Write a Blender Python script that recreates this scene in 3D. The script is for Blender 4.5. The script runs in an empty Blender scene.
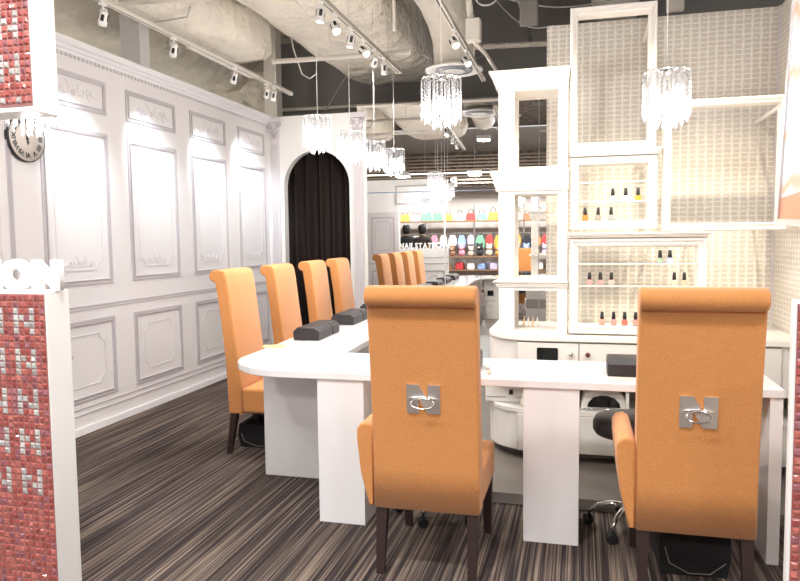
import bpy, bmesh, math, random
from mathutils import Vector, Matrix
random.seed(7)
PI = math.pi
R = math.radians
col = bpy.context.scene.collection

# ------------------------------------------------------------------ materials
def nt(name):
    m = bpy.data.materials.new(name); m.use_nodes = True
    t = m.node_tree; b = t.nodes['Principled BSDF']
    return m, t, b
def pmat(name, colr, rough=.5, metal=0., coat=0., noise=0., nscale=30., bump=0., bscale=60., spec=None, bdist=None, trans=0., emis=None, estr=0., sheen=0.):
    m, t, b = nt(name)
    b.inputs['Base Color'].default_value = (*colr, 1)
    b.inputs['Roughness'].default_value = rough
    b.inputs['Metallic'].default_value = metal
    b.inputs['Coat Weight'].default_value = coat
    b.inputs['Transmission Weight'].default_value = trans
    b.inputs['Sheen Weight'].default_value = sheen
    if spec is not None: b.inputs['Specular IOR Level'].default_value = spec
    if emis: b.inputs['Emission Color'].default_value = (*emis, 1); b.inputs['Emission Strength'].default_value = estr
    if noise or bump:
        tc = t.nodes.new('ShaderNodeTexCoord')
    if noise:
        n = t.nodes.new('ShaderNodeTexNoise'); n.inputs['Scale'].default_value = nscale; n.inputs['Detail'].default_value = 4
        t.links.new(tc.outputs['Object'], n.inputs['Vector'])
        r = t.nodes.new('ShaderNodeValToRGB')
        r.color_ramp.elements[0].position = .3; r.color_ramp.elements[1].position = .7
        r.color_ramp.elements[0].color = (*[c*(1-noise) for c in colr], 1)
        r.color_ramp.elements[1].color = (*[min(1, c*(1+noise)) for c in colr], 1)
        t.links.new(n.outputs['Fac'], r.inputs['Fac']); t.links.new(r.outputs['Color'], b.inputs['Base Color'])
    if bump:
        n2 = t.nodes.new('ShaderNodeTexNoise'); n2.inputs['Scale'].default_value = bscale; n2.inputs['Detail'].default_value = 5
        t.links.new(tc.outputs['Object'], n2.inputs['Vector'])
        bp = t.nodes.new('ShaderNodeBump'); bp.inputs['Strength'].default_value = bump; bp.inputs['Distance'].default_value = bdist or (.02 if bscale > 20 else .14)
        t.links.new(n2.outputs['Fac'], bp.inputs['Height']); t.links.new(bp.outputs['Normal'], b.inputs['Normal'])
    return m

def carpet_mat():
    m, t, b = nt('striped_carpet')
    L = t.links.new; N = t.nodes.new
    tc = N('ShaderNodeTexCoord')
    def noise(sx, sy, sc, det=2):
        mp = N('ShaderNodeMapping'); mp.inputs['Scale'].default_value = (sx, sy, 1)
        n = N('ShaderNodeTexNoise'); n.inputs['Scale'].default_value = sc; n.inputs['Detail'].default_value = det
        L(tc.outputs['Object'], mp.inputs['Vector']); L(mp.outputs['Vector'], n.inputs['Vector']); return n
    a = noise(62, .55, 1.0, 4); c = noise(170, 1.3, 1.0, 2); d = noise(1, 1, 1.6, 2)
    r = N('ShaderNodeValToRGB'); e = r.color_ramp.elements
    e[0].position = .30; e[0].color = (.026, .020, .022, 1)
    e[1].position = .76; e[1].color = (.29, .225, .18, 1)
    for p, cc in ((.42, (.045, .035, .035, 1)), (.50, (.080, .061, .055, 1)), (.57, (.125, .096, .080, 1)), (.62, (.20, .155, .125, 1))):
        q = e.new(p); q.color = cc
    mx = N('ShaderNodeMath'); mx.operation = 'MULTIPLY_ADD'; mx.inputs[1].default_value = .55
    m2 = N('ShaderNodeMath'); m2.operation = 'MULTIPLY'; m2.inputs[1].default_value = .45
    L(c.outputs['Fac'], m2.inputs[0]); L(a.outputs['Fac'], mx.inputs[0]); L(m2.outputs[0], mx.inputs[2])
    m3 = N('ShaderNodeMath'); m3.operation = 'MULTIPLY_ADD'; m3.inputs[1].default_value = 1.7; m3.inputs[2].default_value = -.35
    L(mx.outputs[0], m3.inputs[0]); L(m3.outputs[0], r.inputs['Fac'])
    L(r.outputs['Color'], b.inputs['Base Color'])
    b.inputs['Roughness'].default_value = .95; b.inputs['Specular IOR Level'].default_value = .15
    n2 = N('ShaderNodeTexNoise'); n2.inputs['Scale'].default_value = 260; L(tc.outputs['Object'], n2.inputs['Vector'])
    bp = N('ShaderNodeBump'); bp.inputs['Strength'].default_value = .5; bp.inputs['Distance'].default_value = .004
    L(n2.outputs['Fac'], bp.inputs['Height']); L(bp.outputs['Normal'], b.inputs['Normal'])
    return m

def wallpaper_mat():
    m, t, b = nt('woven_wallpaper')
    L = t.links.new; N = t.nodes.new
    tc = N('ShaderNodeTexCoord'); sp = N('ShaderNodeSeparateXYZ'); L(tc.outputs['Object'], sp.inputs[0])
    def m_(op, a, bb=None, c=None):
        n = N('ShaderNodeMath'); n.operation = op
        for k, v in enumerate((a, bb, c)):
            if v is None: continue
            if isinstance(v, (int, float)): n.inputs[k].default_value = v
            else: L(v, n.inputs[k])
        return n.outputs[0]
    nd = N('ShaderNodeTexNoise'); nd.inputs['Scale'].default_value = 22; nd.inputs['Detail'].default_value = 3; L(tc.outputs['Object'], nd.inputs['Vector'])
    u = m_('ADD', m_('ADD', sp.outputs['X'], sp.outputs['Y']), m_('MULTIPLY', nd.outputs['Fac'], .016))
    wz = m_('ADD', sp.outputs['Z'], m_('MULTIPLY', nd.outputs['Fac'], -.012))
    su = m_('SINE', m_('MULTIPLY', u, 2*PI/.104)); sv = m_('SINE', m_('MULTIPLY', wz, 2*PI/.062))
    s2 = m_('SINE', m_('MULTIPLY', u, 2*PI/.052)); sv2 = m_('SINE', m_('MULTIPLY', wz, 2*PI/.031))
    a = m_('MULTIPLY', su, sv); c = m_('MULTIPLY', s2, sv2)
    n = N('ShaderNodeTexNoise'); n.inputs['Scale'].default_value = 42; n.inputs['Detail'].default_value = 6; n.inputs['Roughness'].default_value = .7; L(tc.outputs['Object'], n.inputs['Vector'])
    h = m_('ADD', m_('ADD', m_('ABSOLUTE', a), m_('MULTIPLY', m_('ABSOLUTE', c), .35)), m_('MULTIPLY', n.outputs['Fac'], 1.7))
    r = N('ShaderNodeValToRGB'); e = r.color_ramp.elements
    e[0].position = .42; e[0].color = (.86, .83, .77, 1); e[1].position = .95; e[1].color = (.60, .555, .50, 1)
    q = e.new(.62); q.color = (.76, .72, .66, 1)
    L(m_('MULTIPLY', h, .56), r.inputs['Fac']); L(r.outputs['Color'], b.inputs['Base Color'])
    b.inputs['Roughness'].default_value = .6
    bp = N('ShaderNodeBump'); bp.inputs['Strength'].default_value = .35; bp.inputs['Distance'].default_value = .004
    L(h, bp.inputs['Height']); L(bp.outputs['Normal'], b.inputs['Normal'])
    return m

def poster_mat():
    m, t, b = nt('poster_print')
    L = t.links.new; N = t.nodes.new
    tc = N('ShaderNodeTexCoord'); sp = N('ShaderNodeSeparateXYZ'); L(tc.outputs['Object'], sp.inputs[0])
    w = N('ShaderNodeTexWave'); w.wave_type = 'RINGS'; w.inputs['Scale'].default_value = 2.2; w.inputs['Distortion'].default_value = 7; w.inputs['Detail'].default_value = 2
    L(tc.outputs['Object'], w.inputs['Vector'])
    r = N('ShaderNodeValToRGB'); e = r.color_ramp.elements
    e[0].position = .25; e[0].color = (.86, .85, .88, 1); e[1].position = 1.0; e[1].color = (.80, .45, .28, 1)
    q = e.new(.88); q.color = (.82, .70, .68, 1)
    L(w.outputs['Fac'], r.inputs['Fac'])
    lt = N('ShaderNodeMath'); lt.operation = 'LESS_THAN'; lt.inputs[1].default_value = .065; L(sp.outputs['Z'], lt.inputs[0])
    mx = N('ShaderNodeMix'); mx.data_type = 'RGBA'; L(lt.outputs[0], mx.inputs[0]); L(r.outputs['Color'], mx.inputs[6]); mx.inputs[7].default_value = (.85, .25, .10, 1)
    L(mx.outputs[2], b.inputs['Base Color']); b.inputs['Roughness'].default_value = .35
    return m

def crystal_mat():
    m = bpy.data.materials.new('crystal'); m.use_nodes = True
    t = m.node_tree; t.nodes.clear(); N = t.nodes.new; L = t.links.new
    o = N('ShaderNodeOutputMaterial'); tr = N('ShaderNodeBsdfTransparent'); tr.inputs[0].default_value = (.86, .86, .88, 1)
    gl = N('ShaderNodeBsdfGlossy'); gl.inputs['Roughness'].default_value = .06
    tl = N('ShaderNodeBsdfTranslucent'); tl.inputs[0].default_value = (.95, .95, .97, 1)
    m1 = N('ShaderNodeMixShader'); m1.inputs[0].default_value = .22; L(gl.outputs[0], m1.inputs[1]); L(tl.outputs[0], m1.inputs[2])
    m2 = N('ShaderNodeMixShader'); m2.inputs[0].default_value = .5; L(tr.outputs[0], m2.inputs[1]); L(m1.outputs[0], m2.inputs[2])
    L(m2.outputs[0], o.inputs[0])
    return m
def glass_mat(name, colr=(.9, .95, .93), a=.12):
    m = bpy.data.materials.new(name); m.use_nodes = True
    t = m.node_tree; t.nodes.clear(); N = t.nodes.new; L = t.links.new
    o = N('ShaderNodeOutputMaterial'); tr = N('ShaderNodeBsdfTransparent'); tr.inputs[0].default_value = (*colr, 1)
    gl = N('ShaderNodeBsdfGlossy'); gl.inputs['Roughness'].default_value = .03
    m2 = N('ShaderNodeMixShader'); m2.inputs[0].default_value = a; L(tr.outputs[0], m2.inputs[1]); L(gl.outputs[0], m2.inputs[2])
    L(m2.outputs[0], o.inputs[0]); return m

M = {}
M['wall'] = pmat('painted_wall_white', (.74, .71, .71), .55)
M['line'] = pmat('moulding_grey_lilac', (.50, .46, .48), .6)
M['linelight'] = pmat('moulding_pale_grey', (.66, .62, .64), .6)
M['base'] = pmat('baseboard_white', (.82, .80, .82), .4)
M['plaster'] = pmat('arch_plaster', (.80, .78, .76), .6)
M['lam'] = pmat('white_gloss_laminate', (.86, .85, .86), .12, coat=.4)
M['cab'] = pmat('cream_cabinet_lacquer', (.78, .745, .70), .28, noise=.015, nscale=14)
M['frame'] = pmat('cream_frame_lacquer', (.85, .81, .755), .35)
M['gap'] = pmat('cabinet_gap_grey', (.22, .2, .19), .8)
M['orange'] = pmat('orange_woven_fabric', (.65, .272, .080), .85, noise=.09, nscale=160, bump=.35, bscale=300, sheen=.25)
M['seam'] = pmat('orange_seam', (.42, .13, .03), .9)
M['wood'] = pmat('dark_stained_wood', (.035, .02, .018), .35)
M['chrome'] = pmat('polished_chrome', (.80, .80, .80), .10, metal=1)
M['plaque'] = pmat('plaque_chrome', (.92, .91, .90), .38, metal=1)
M['steel'] = pmat('brushed_steel', (.55, .55, .56), .35, metal=1)
M['bleather'] = pmat('black_leather', (.02, .018, .02), .38, bump=.15, bscale=120)
M['cushion'] = pmat('charcoal_leather', (.018, .015, .016), .42, bump=.15, bscale=120)
M['black'] = pmat('black_plastic', (.015, .015, .016), .4)
M['blackcloth'] = pmat('black_cloth', (.012, .012, .013), .95, bump=.3, bscale=80)
M['screen'] = pmat('black_glass', (.01, .012, .012), .05)
M['curtain'] = pmat('brown_velvet', (.011, .0035, .002), .8, sheen=.02)
M['carpet'] = carpet_mat()
M['vinyl'] = pmat('taupe_vinyl', (.16, .138, .122), .34, noise=.08, nscale=5)
M['paper'] = wallpaper_mat()
M['mirror'] = pmat('mirror_silver', (.93, .94, .94), .0, metal=1)
M['mosred'] = [pmat('mosaic_tile_red_%s' % n, c, .16, coat=.6, noise=.25, nscale=40) for n, c in (('a', (.38, .095, .085)), ('b', (.48, .15, .125)), ('c', (.34, .13, .15)))]
M['mosgrey'] = [pmat('mosaic_tile_grey_%s' % n, c, .16, coat=.6, noise=.12, nscale=60) for n, c in (('a', (.56, .56, .54)), ('b', (.47, .47, .46)))]
M['grout'] = pmat('mosaic_grout', (.36, .16, .15), .8)
M['boxwhite'] = pmat('shopfront_white', (.95, .945, .93), .35)
M['duct'] = pmat('duct_wrap_cream', (.78, .72, .62), .75, bump=1.0, bscale=4.5, noise=.07, nscale=3)
M['ductround'] = pmat('flex_duct_cream', (.72, .67, .58), .6, bump=.3, bscale=6)
M['insul'] = pmat('sprayed_insulation', (.60, .55, .47), .9, bump=1.0, bscale=5, noise=.14, nscale=3)
M['soffit'] = pmat('dark_soffit', (.27, .235, .20), .9, bump=.8, bscale=9, noise=.4, nscale=6)
M['backg'] = pmat('grey_back_wall', (.235, .22, .205), .8, noise=.06, nscale=2)
M['pipe'] = pmat('painted_pipe', (.72, .67, .60), .5)
M['track'] = pmat('track_white', (.70, .65, .58), .4)
M['trackslot'] = pmat('track_slot', (.08, .07, .07), .6)
M['spot'] = pmat('spot_white', (.85, .83, .80), .35)
M['lens'] = pmat('lamp_lens', (1, 1, 1), .3, emis=(1, .95, .86), estr=14)
M['lensoff'] = pmat('lamp_lens_dim', (1, 1, 1), .3, emis=(1, .93, .82), estr=2.2)
M['bulb'] = pmat('chandelier_bulb', (1, 1, 1), .3, emis=(1, .96, .90), estr=30)
M['panel'] = pmat('lamp_panel', (1, 1, 1), .3, emis=(1, .97, .93), estr=9)
M['crystal'] = crystal_mat()
M['glass'] = glass_mat('clear_glass')
M['clockface'] = pmat('clock_face', (.66, .60, .55), .5, noise=.04, nscale=12)
M['poster'] = poster_mat()
M['cord'] = pmat('cord_white', (.75, .73, .70), .5)
M['cordgrey'] = pmat('cord_grey', (.42, .40, .37), .6)
M['cream'] = pmat('cream_ceramic', (.80, .74, .62), .4)
M['printpink'] = pmat('printed_card', (.80, .62, .55), .5, noise=.25, nscale=90)
M['yellow'] = pmat('yellow_card', (.78, .62, .25), .5, noise=.2, nscale=90)
M['shopwall'] = pmat('opposite_shop_wall', (.55, .50, .46), .7)
M['shelfwood'] = pmat('shelf_wood', (.30, .17, .09), .5)
M['slat'] = pmat('fascia_slat', (.42, .33, .26), .6)
M['mtl'] = pmat('rail_metal', (.45, .44, .43), .3, metal=1)
M['skin'] = pmat('skin', (.60, .38, .28), .6)
M['hair'] = pmat('black_hair', (.015, .012, .010), .5)
M['coat'] = pmat('black_coat', (.02, .02, .022), .85)
M['coatb'] = pmat('brown_coat', (.055, .04, .035), .85)
COLS = {}
def cm(name, c, rough=.5):
    if name not in COLS: COLS[name] = pmat('goods_' + name, c, rough)
    return COLS[name]

# ------------------------------------------------------------------ mesh builder
class MB:
    """collects shapes, links them as one mesh object"""
    def __init__(s): s.bm = bmesh.new(); s.mi = 0
    def _new(s, verts): 
        for f in {f for v in verts for f in v.link_faces}: f.material_index = s.mi
    def box(s, x0, x1, y0, y1, z0, z1, bev=0., seg=2, mat=None):
        r = bmesh.ops.create_cube(s.bm, size=1)
        mt = Matrix.Translation(((x0+x1)/2, (y0+y1)/2, (z0+z1)/2)) @ Matrix.Diagonal((x1-x0, y1-y0, z1-z0, 1))
        if mat is not None: mt = mat @ mt
        bmesh.ops.transform(s.bm, matrix=mt, verts=r['verts'])
        s._new(r['verts'])
        if bev:
            es = list({e for v in r['verts'] for e in v.link_edges})
            g = bmesh.ops.bevel(s.bm, geom=es, offset=bev, segments=seg, profile=.5, affect='EDGES')
            for f in g['faces']: f.material_index = s.mi; f.smooth = True
        return s
    def prism(s, pts, d0, d1, mp=lambda u, v, d: (u, v, d), bev=0., seg=2, smooth=False):
        a = [s.bm.verts.new(mp(u, v, d0)) for u, v in pts]; b = [s.bm.verts.new(mp(u, v, d1)) for u, v in pts]
        n = len(pts); fs = [s.bm.faces.new(a), s.bm.faces.new(b[::-1])]
        sd = [s.bm.faces.new((a[i], b[i], b[(i+1) % n], a[(i+1) % n])) for i in range(n)]
        for f in fs+sd: f.material_index = s.mi
        if smooth:
            for f in sd: f.smooth = True
        bmesh.ops.recalc_face_normals(s.bm, faces=fs+sd)
        if bev:
            es = list({e for f in fs for e in f.edges})
            g = bmesh.ops.bevel(s.bm, geom=es, offset=bev, segments=seg, profile=.5, affect='EDGES')
            for f in g['faces']: f.material_index = s.mi; f.smooth = True
        return s
    def tube(s, path, r, seg=8, closed=False, cap=True):
        path = [Vector(p) for p in path]; n = len(path); rings = []
        up0 = None
        for i, p in enumerate(path):
            if closed: t = path[(i+1) % n]-path[i-1]
            else: t = path[min(i+1, n-1)]-path[max(i-1, 0)]
            t.normalize()
            up = up0 if up0 is not None else (Vector((0, 0, 1)) if abs(t.z) < .9 else Vector((1, 0, 0)))
            a = t.cross(up); 
            if a.length < 1e-5: a = t.cross(Vector((0, 1, 0)))
            a.normalize(); b = a.cross(t); b.normalize(); up0 = b
            rr = r[i] if isinstance(r, (list, tuple)) else r
            rings.append([s.bm.verts.new(p + a*rr*math.cos(2*PI*k/seg) + b*rr*math.sin(2*PI*k/seg)) for k in range(seg)])
        fs = []
        for i in range(n if closed else n-1):
            A, B = rings[i], rings[(i+1) % n]
            for k in range(seg):
                f = s.bm.faces.new((A[k], A[(k+1) % seg], B[(k+1) % seg], B[k])); f.smooth = True; fs.append(f)
        if cap and not closed:
            fs.append(s.bm.faces.new(rings[0][::-1])); fs.append(s.bm.faces.new(rings[-1]))
        for f in fs: f.material_index = s.mi
        return s
    def lathe(s, prof, c=(0, 0, 0), seg=16, mat=None, smooth=True):
        rings = []
        for r, z in prof:
            r = max(r, 1e-4)
            ring = []
            for k in range(seg):
                v = Vector((r*math.cos(2*PI*k/seg), r*math.sin(2*PI*k/seg), z))
                if mat is not None: v = mat @ v
                ring.append(s.bm.verts.new(v + Vector(c)))
            rings.append(ring)
        fs = []
        for A, B in zip(rings, rings[1:]):
            for k in range(seg):
                f = s.bm.faces.new((A[k], A[(k+1) % seg], B[(k+1) % seg], B[k])); f.smooth = smooth; fs.append(f)
        fs.append(s.bm.faces.new(rings[0][::-1])); fs.append(s.bm.faces.new(rings[-1]))
        for f in fs: f.material_index = s.mi
        return s
    def strip(s, pts, w, h, mp, closed=True):
        """flat raised strip of width w, height h following a 2D polyline; mp(u,v,d)->3D"""
        n = len(pts); P = [Vector(p).to_2d() for p in pts]; prof = []
        for i in range(n):
            if closed: a, b, c = P[i-1], P[i], P[(i+1) % n]
            else: a, b, c = P[max(i-1, 0)], P[i], P[min(i+1, n-1)]
            d1 = (b-a); d2 = (c-b)
            if d1.length < 1e-9: d1 = d2
            if d2.length < 1e-9: d2 = d1
            d1.normalize(); d2.normalize()
            n1 = Vector((-d1.y, d1.x)); n2 = Vector((-d2.y, d2.x)); m = n1+n2
            if m.length < 1e-6: m = n1
            m.normalize(); k = max(.5, m.dot(n1))
            o = m*(w/2/k)
            A, B = b-o, b+o
            prof.append([s.bm.verts.new(mp(A.x, A.y, 0)), s.bm.verts.new(mp(A.x, A.y, h)), s.bm.verts.new(mp(B.x, B.y, h)), s.bm.verts.new(mp(B.x, B.y, 0))])
        for i in range(n if closed else n-1):
            A, B = prof[i], prof[(i+1) % n]
            for k in range(3):
                f = s.bm.faces.new((A[k], A[k+1], B[k+1], B[k])); f.material_index = s.mi
        if not closed:
            for q in (prof[0], prof[-1]): s.bm.faces.new(q).material_index = s.mi
        return s
    def build(s, name, mat, parent=None, org=(0, 0, 0), recalc=True):
        if recalc: bmesh.ops.recalc_face_normals(s.bm, faces=s.bm.faces)
        if any(org): bmesh.ops.translate(s.bm, verts=s.bm.verts, vec=-Vector(org))
        me = bpy.data.meshes.new(name); s.bm.to_mesh(me); s.bm.free()
        for m in (mat if isinstance(mat, (list, tuple)) else [mat]): me.materials.append(m)
        o = bpy.data.objects.new(name, me); col.objects.link(o)
        if parent: o.parent = parent
        return o

def thing(name, label, cat, loc=(0, 0, 0), rz=0., group=None):
    o = bpy.data.objects.new(name, None); col.objects.link(o); o.location = loc; o.rotation_euler = (0, 0, rz)
    o.empty_display_size = .1
    o['label'] = label; o['category'] = cat
    if group: o['group'] = group
    return o
def tag(o, label, cat, group=None, loc=None, rz=None):
    o['label'] = label; o['category'] = cat
    if group: o['group'] = group
    if loc is not None: o.location = loc
    if rz is not None: o.rotation_euler = (0, 0, rz)
    return o
def struct(o, label=None):
    o['kind'] = 'structure'
    if label: o['label'] = label
    return o
def kids(o): return [c for c in bpy.data.objects if c.parent == o]
def dup(root, loc=None, rz=None, label=None):
    mp = {}
    def cp(o, par):
        c = o.copy(); col.objects.link(c)
        if par: c.parent = par
        for k in kids(o): cp(k, c)
        return c
    r = cp(root, None)
    if loc is not None: r.location = loc
    if rz is not None: r.rotation_euler = (0, 0, rz)
    if label: r['label'] = label
    return r
def text_mesh(name, body, size, ext, mat, offset=0., parent=None, M4=None, sx=1.):
    cu = bpy.data.curves.new(name, 'FONT'); cu.body = body; cu.size = size; cu.extrude = ext; cu.offset = offset
    cu.align_x = 'CENTER'; cu.resolution_u = 3
    t = bpy.data.objects.new('tmp', cu); col.objects.link(t)
    bpy.context.view_layer.update()
    me = bpy.data.meshes.new_from_object(t.evaluated_get(bpy.context.evaluated_depsgraph_get()))
    bpy.data.objects.remove(t); bpy.data.curves.remove(cu)
    if sx != 1.: me.transform(Matrix.Diagonal((sx, 1, 1, 1)))
    if M4 is not None: me.transform(M4)
    me.materials.clear(); me.materials.append(mat)
    o = bpy.data.objects.new(name, me); col.objects.link(o)
    if parent: o.parent = parent
    return o

XZ = lambda y: (lambda u, v, d: (u, y-d, v))        # raised towards -Y
XZb = lambda y: (lambda u, v, d: (u, y+d, v))       # raised towards +Y
YZ = lambda x: (lambda u, v, d: (x+d, u, v))        # raised towards +X

# ================================================================== THE RUN (left counter line, slightly splayed)
A = R(2.2)
O = Vector((-2.30, 4.06, 0)); DR = Vector((-math.sin(A), math.cos(A), 0)); NR = Vector((math.cos(A), math.sin(A), 0))
def run(s, off, z=0.): return O + DR*s + NR*off + Vector((0, 0, z))
SM = 3.47                                             # the mirror's distance along the run

# ================================================================== SETTING
b = MB(); b.box(-3.6, 2.2, -5.5, 8.7, -.06, 0); struct(b.build('floor', M['carpet']), 'dark brown striped carpet')
# raised staff platform inside the U of counters
b = MB()
pl = [(-1.24, 3.61), (1.2, 3.61), (1.2, 7.50), (-1.42, 7.50)]
b.prism(pl, 0.0, .056); b.mi = 1
b.prism([(-1.24, 3.605), (1.2, 3.605), (1.2, 3.6101), (-1.24, 3.6101)], 0, .057)
struct(b.build('floor_platform', [M['vinyl'], pmat('riser_edge', (.27, .245, .22), .4)]), 'taupe vinyl platform behind the counter')

# left wall ---------------------------------------------------------
WX = -3.52
b = MB(); b.box(-3.64, WX, 2.36, 7.64, 0, 2.75); wl = struct(b.build('wall_left', M['wall']), 'white panelled wall')
b = MB()   # cornice: stepped profile
prof = [(0, 2.735), (.012, 2.735), (.016, 2.755), (.03, 2.76), (.034, 2.78), (.055, 2.79), (.07, 2.812), (.07, 2.826), (-.11, 2.826), (-.11, 2.75), (0, 2.75)]
b.prism(prof, 2.36, 7.50, lambda u, v, d: (WX+u, d, v)); b.build('cornice', M['base'], wl)
b = MB()
y = 2.4
while y < 7.48:
    b.box(WX+.001, WX+.011, y, y+.022, 2.712, 2.734); y += .044
b.build('dentil_moulding', M['linelight'], wl)
b = MB()
b.box(WX, WX+.02, 2.36, 7.5, 0, .05)
struct(b.build('baseboard_left', M['base']), 'white baseboard')
b = MB()
b.box(WX, WX+.006, 2.36, 7.5, .138, .146); b.box(WX, WX+.006, 2.36, 7.5, .185, .190)
b.box(WX, WX+.007, 2.36, 7.5, .925, .938); b.box(WX, WX+.005, 2.36, 7.5, .905, .912); 
b.build('dado_rail', M['line'], wl)

def notched(u0, u1, v0, v1, r, top_arch=0.):
    pts = []
    for cx, cy, a0 in ((u0, v0, 90), (u1, v0, 180), (u1, v1, 270), (u0, v1, 0)):
        for k in range(7):
            a = R(a0 - 90*k/6.)
            pts.append((cx + r*math.cos(a), cy + r*math.sin(a)))
    return pts
def spiral(cx, cy, r, a0, turns, sgn, n=14):
    return [(cx + r*(1-.75*k/n)*math.cos(a0+sgn*turns*2*PI*k/n), cy + r*(1-.75*k/n)*math.sin(a0+sgn*turns*2*PI*k/n)) for k in range(n+1)]
def scroll_orn(b, cx, cy, w, mp, flip=1):
    for sg in (-1, 1):
        b.strip(spiral(cx+sg*w*.16, cy+.012*flip, w*.10, PI/2 if flip > 0 else -PI/2, .9, sg*flip), .006, .004, mp, False)
        b.strip(spiral(cx+sg*w*.33, cy-.006*flip, w*.075, -PI/2 if flip > 0 else PI/2, .8, -sg*flip), .005, .004, mp, False)
        b.strip([(cx+sg*w*.10, cy-.02*flip), (cx+sg*w*.22, cy-.03*flip), (cx+sg*w*.36, cy-.012*flip), (cx+sg*w*.47, cy-.02*flip)], .005, .004, mp, False)
    for k in (-1, 0, 1):
        b.strip([(cx+k*.006, cy-.03*flip), (cx+k*w*.05, cy+.012*flip*(1-.3*abs(k)))], .008, .005, mp, False)
def panel_set(u0, u1, mp, parent, low=True, sgn=1, tz=(1.10, 2.215)):
    b = MB(); cu = (u0+u1)/2
    for (z0, z1) in ((2.375, 2.60), tz) + (((.245, .82),) if low else ()):
        b.strip([(u0, z0), (u1, z0), (u1, z1), (u0, z1)], .022, .008, mp)
        b.strip([(u0+.022, z0+.022), (u1-.022, z0+.022), (u1-.022, z1-.022), (u0+.022, z1-.022)], .005, .012, mp)
    b.build('panel_moulding', M['line'], parent)
    b = MB()
    b.strip(notched(u0+.10, u1-.10, tz[0]+.10, tz[1]-.10, .07), .009, .005, mp)
    if low: b.strip(notched(u0+.115, u1-.115, .345, .72, .06), .007, .005, mp)
    scroll_orn(b, cu, tz[0]+.155, .34, mp)
    scroll_orn(b, cu, tz[1]-.15, .44, mp, -1)
    for sg in (-1, 1):
        b.strip(spiral(cu+sg*.19, tz[1]-.27, .025, 0, .9, sg), .006, .004, mp, False)
        b.strip(spiral(cu+sg*.20, tz[1]-.35, .018, 0, .9, -sg), .006, .004, mp, False)
    # upper acanthus
    scroll_orn(b, cu, 2.482, .54, mp)
    b.strip(spiral(cu+.16, 2.49, .035, 0, 1.1, 1), .010, .004, mp, False); b.strip(spiral(cu-.13, 2.47, .04, 0, 1.1, -1), .010, .004, mp, False)
    b.build('scroll_ornament', M['linelight'], parent)
for u0, u1 in ((3.05, 3.70), (3.975, 4.65), (4.915, 5.59), (5.855, 6.50), (6.775, 7.40)):
    panel_set(u0, u1, YZ(WX), wl)

# far wall with arch ------------------------------------------------
FY = 7.52
AX0, AX1, AZ, AR = -3.34, -2.515, 2.02, .4125
acx = (AX0+AX1)/2
b = MB()
arch = [(AX1, 0.), (AX1, AZ)] + [(acx+AR*math.cos(R(a)), AZ+AR*math.sin(R(a))) for a in range(10, 180, 10)] + [(AX0, AZ), (AX0, 0.)]
# one outline: outer rectangle with the arch cut from the bottom
out = [(WX, 0), (WX, 2.82), (-2.33, 2.82), (-2.33, 0)] + arch
b.prism(out, 0, .13, lambda u, v, d: (u, FY+d, v))
wf = struct(b.build('wall_far', M['plaster']), 'white wall with arched doorway')
b = MB()
for (p0, p1) in ((-3.475, -3.375), (-2.475, -2.365)):
    b.box(p0, p1, FY-.025, FY, 0, 2.56)
    for k in range(4):
        xx = p0+.016+(p1-p0-.032)*k/3; b.box(xx-.005, xx+.005, FY-.036, FY-.024, .25, 2.5)
    b.box(p0-.035, p1+.035, FY-.05, FY, 2.755, 2.80); b.box(p0-.012, p1+.012, FY-.04, FY, 0, .2)
    b.box(p0-.005, p1+.005, FY-.03, FY, 2.56, 2.75)
b.build('pilaster', M['linelight'], wf)
b = MB()
for (p0, p1) in ((-3.475, -3.375), (-2.475, -2.365)):
    c = (p0+p1)/2
    for sg in (-1, 1):
        b.strip(spiral(c+sg*.055, 2.715, .034, 0, 1.2, sg), .012, .025, XZ(FY-.028), False)
        b.strip([(c+sg*.008, 2.57), (c+sg*.03, 2.63), (c+sg*.06, 2.65)], .014, .018, XZ(FY-.028), False)
        b.strip([(c+sg*.004, 2.60), (c+sg*.015, 2.68), (c+sg*.035, 2.70)], .010, .015, XZ(FY-.028), False)
b.build('capital_ornament', M['line'], wf)
b = MB(); b.strip([(x, z) for x, z in arch], .03, .012, XZ(FY), False); b.build('arch_trim', M['plaster'], wf)
# curtain
b = MB(); pts = []; n = 90
for i in range(n+1):
    u = AX0-.05+(AX1-AX0+.1)*i/n
    pts.append((u, FY+.23+.050*math.sin(i*.40)+.022*math.sin(i*.83+1)+.015*math.sin(i*.21)))
lo = [b.bm.verts.new((x, y, .03)) for x, y in pts]; hi = [b.bm.verts.new((x, y, 2.5)) for x, y in pts]
for i in range(n):
    f = b.bm.faces.new((lo[i], lo[i+1], hi[i+1], hi[i])); f.smooth = True
o = b.build('curtain', M['curtain'], org=(acx, FY+.2, 0), recalc=False)
md = o.modifiers.new('thick', 'SOLIDIFY'); md.thickness = .008
tag(o, 'dark brown velvet curtain hanging in folds in the white archway', 'curtain', loc=(acx, FY+.2, 0))

# mirror wall -------------------------------------------------------
mir = thing('wall_mirror', 'large sectioned wall mirror behind the counters beside the archway', 'mirror', run(SM, .0)); mir.rotation_euler = (0, 0, A)
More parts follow.
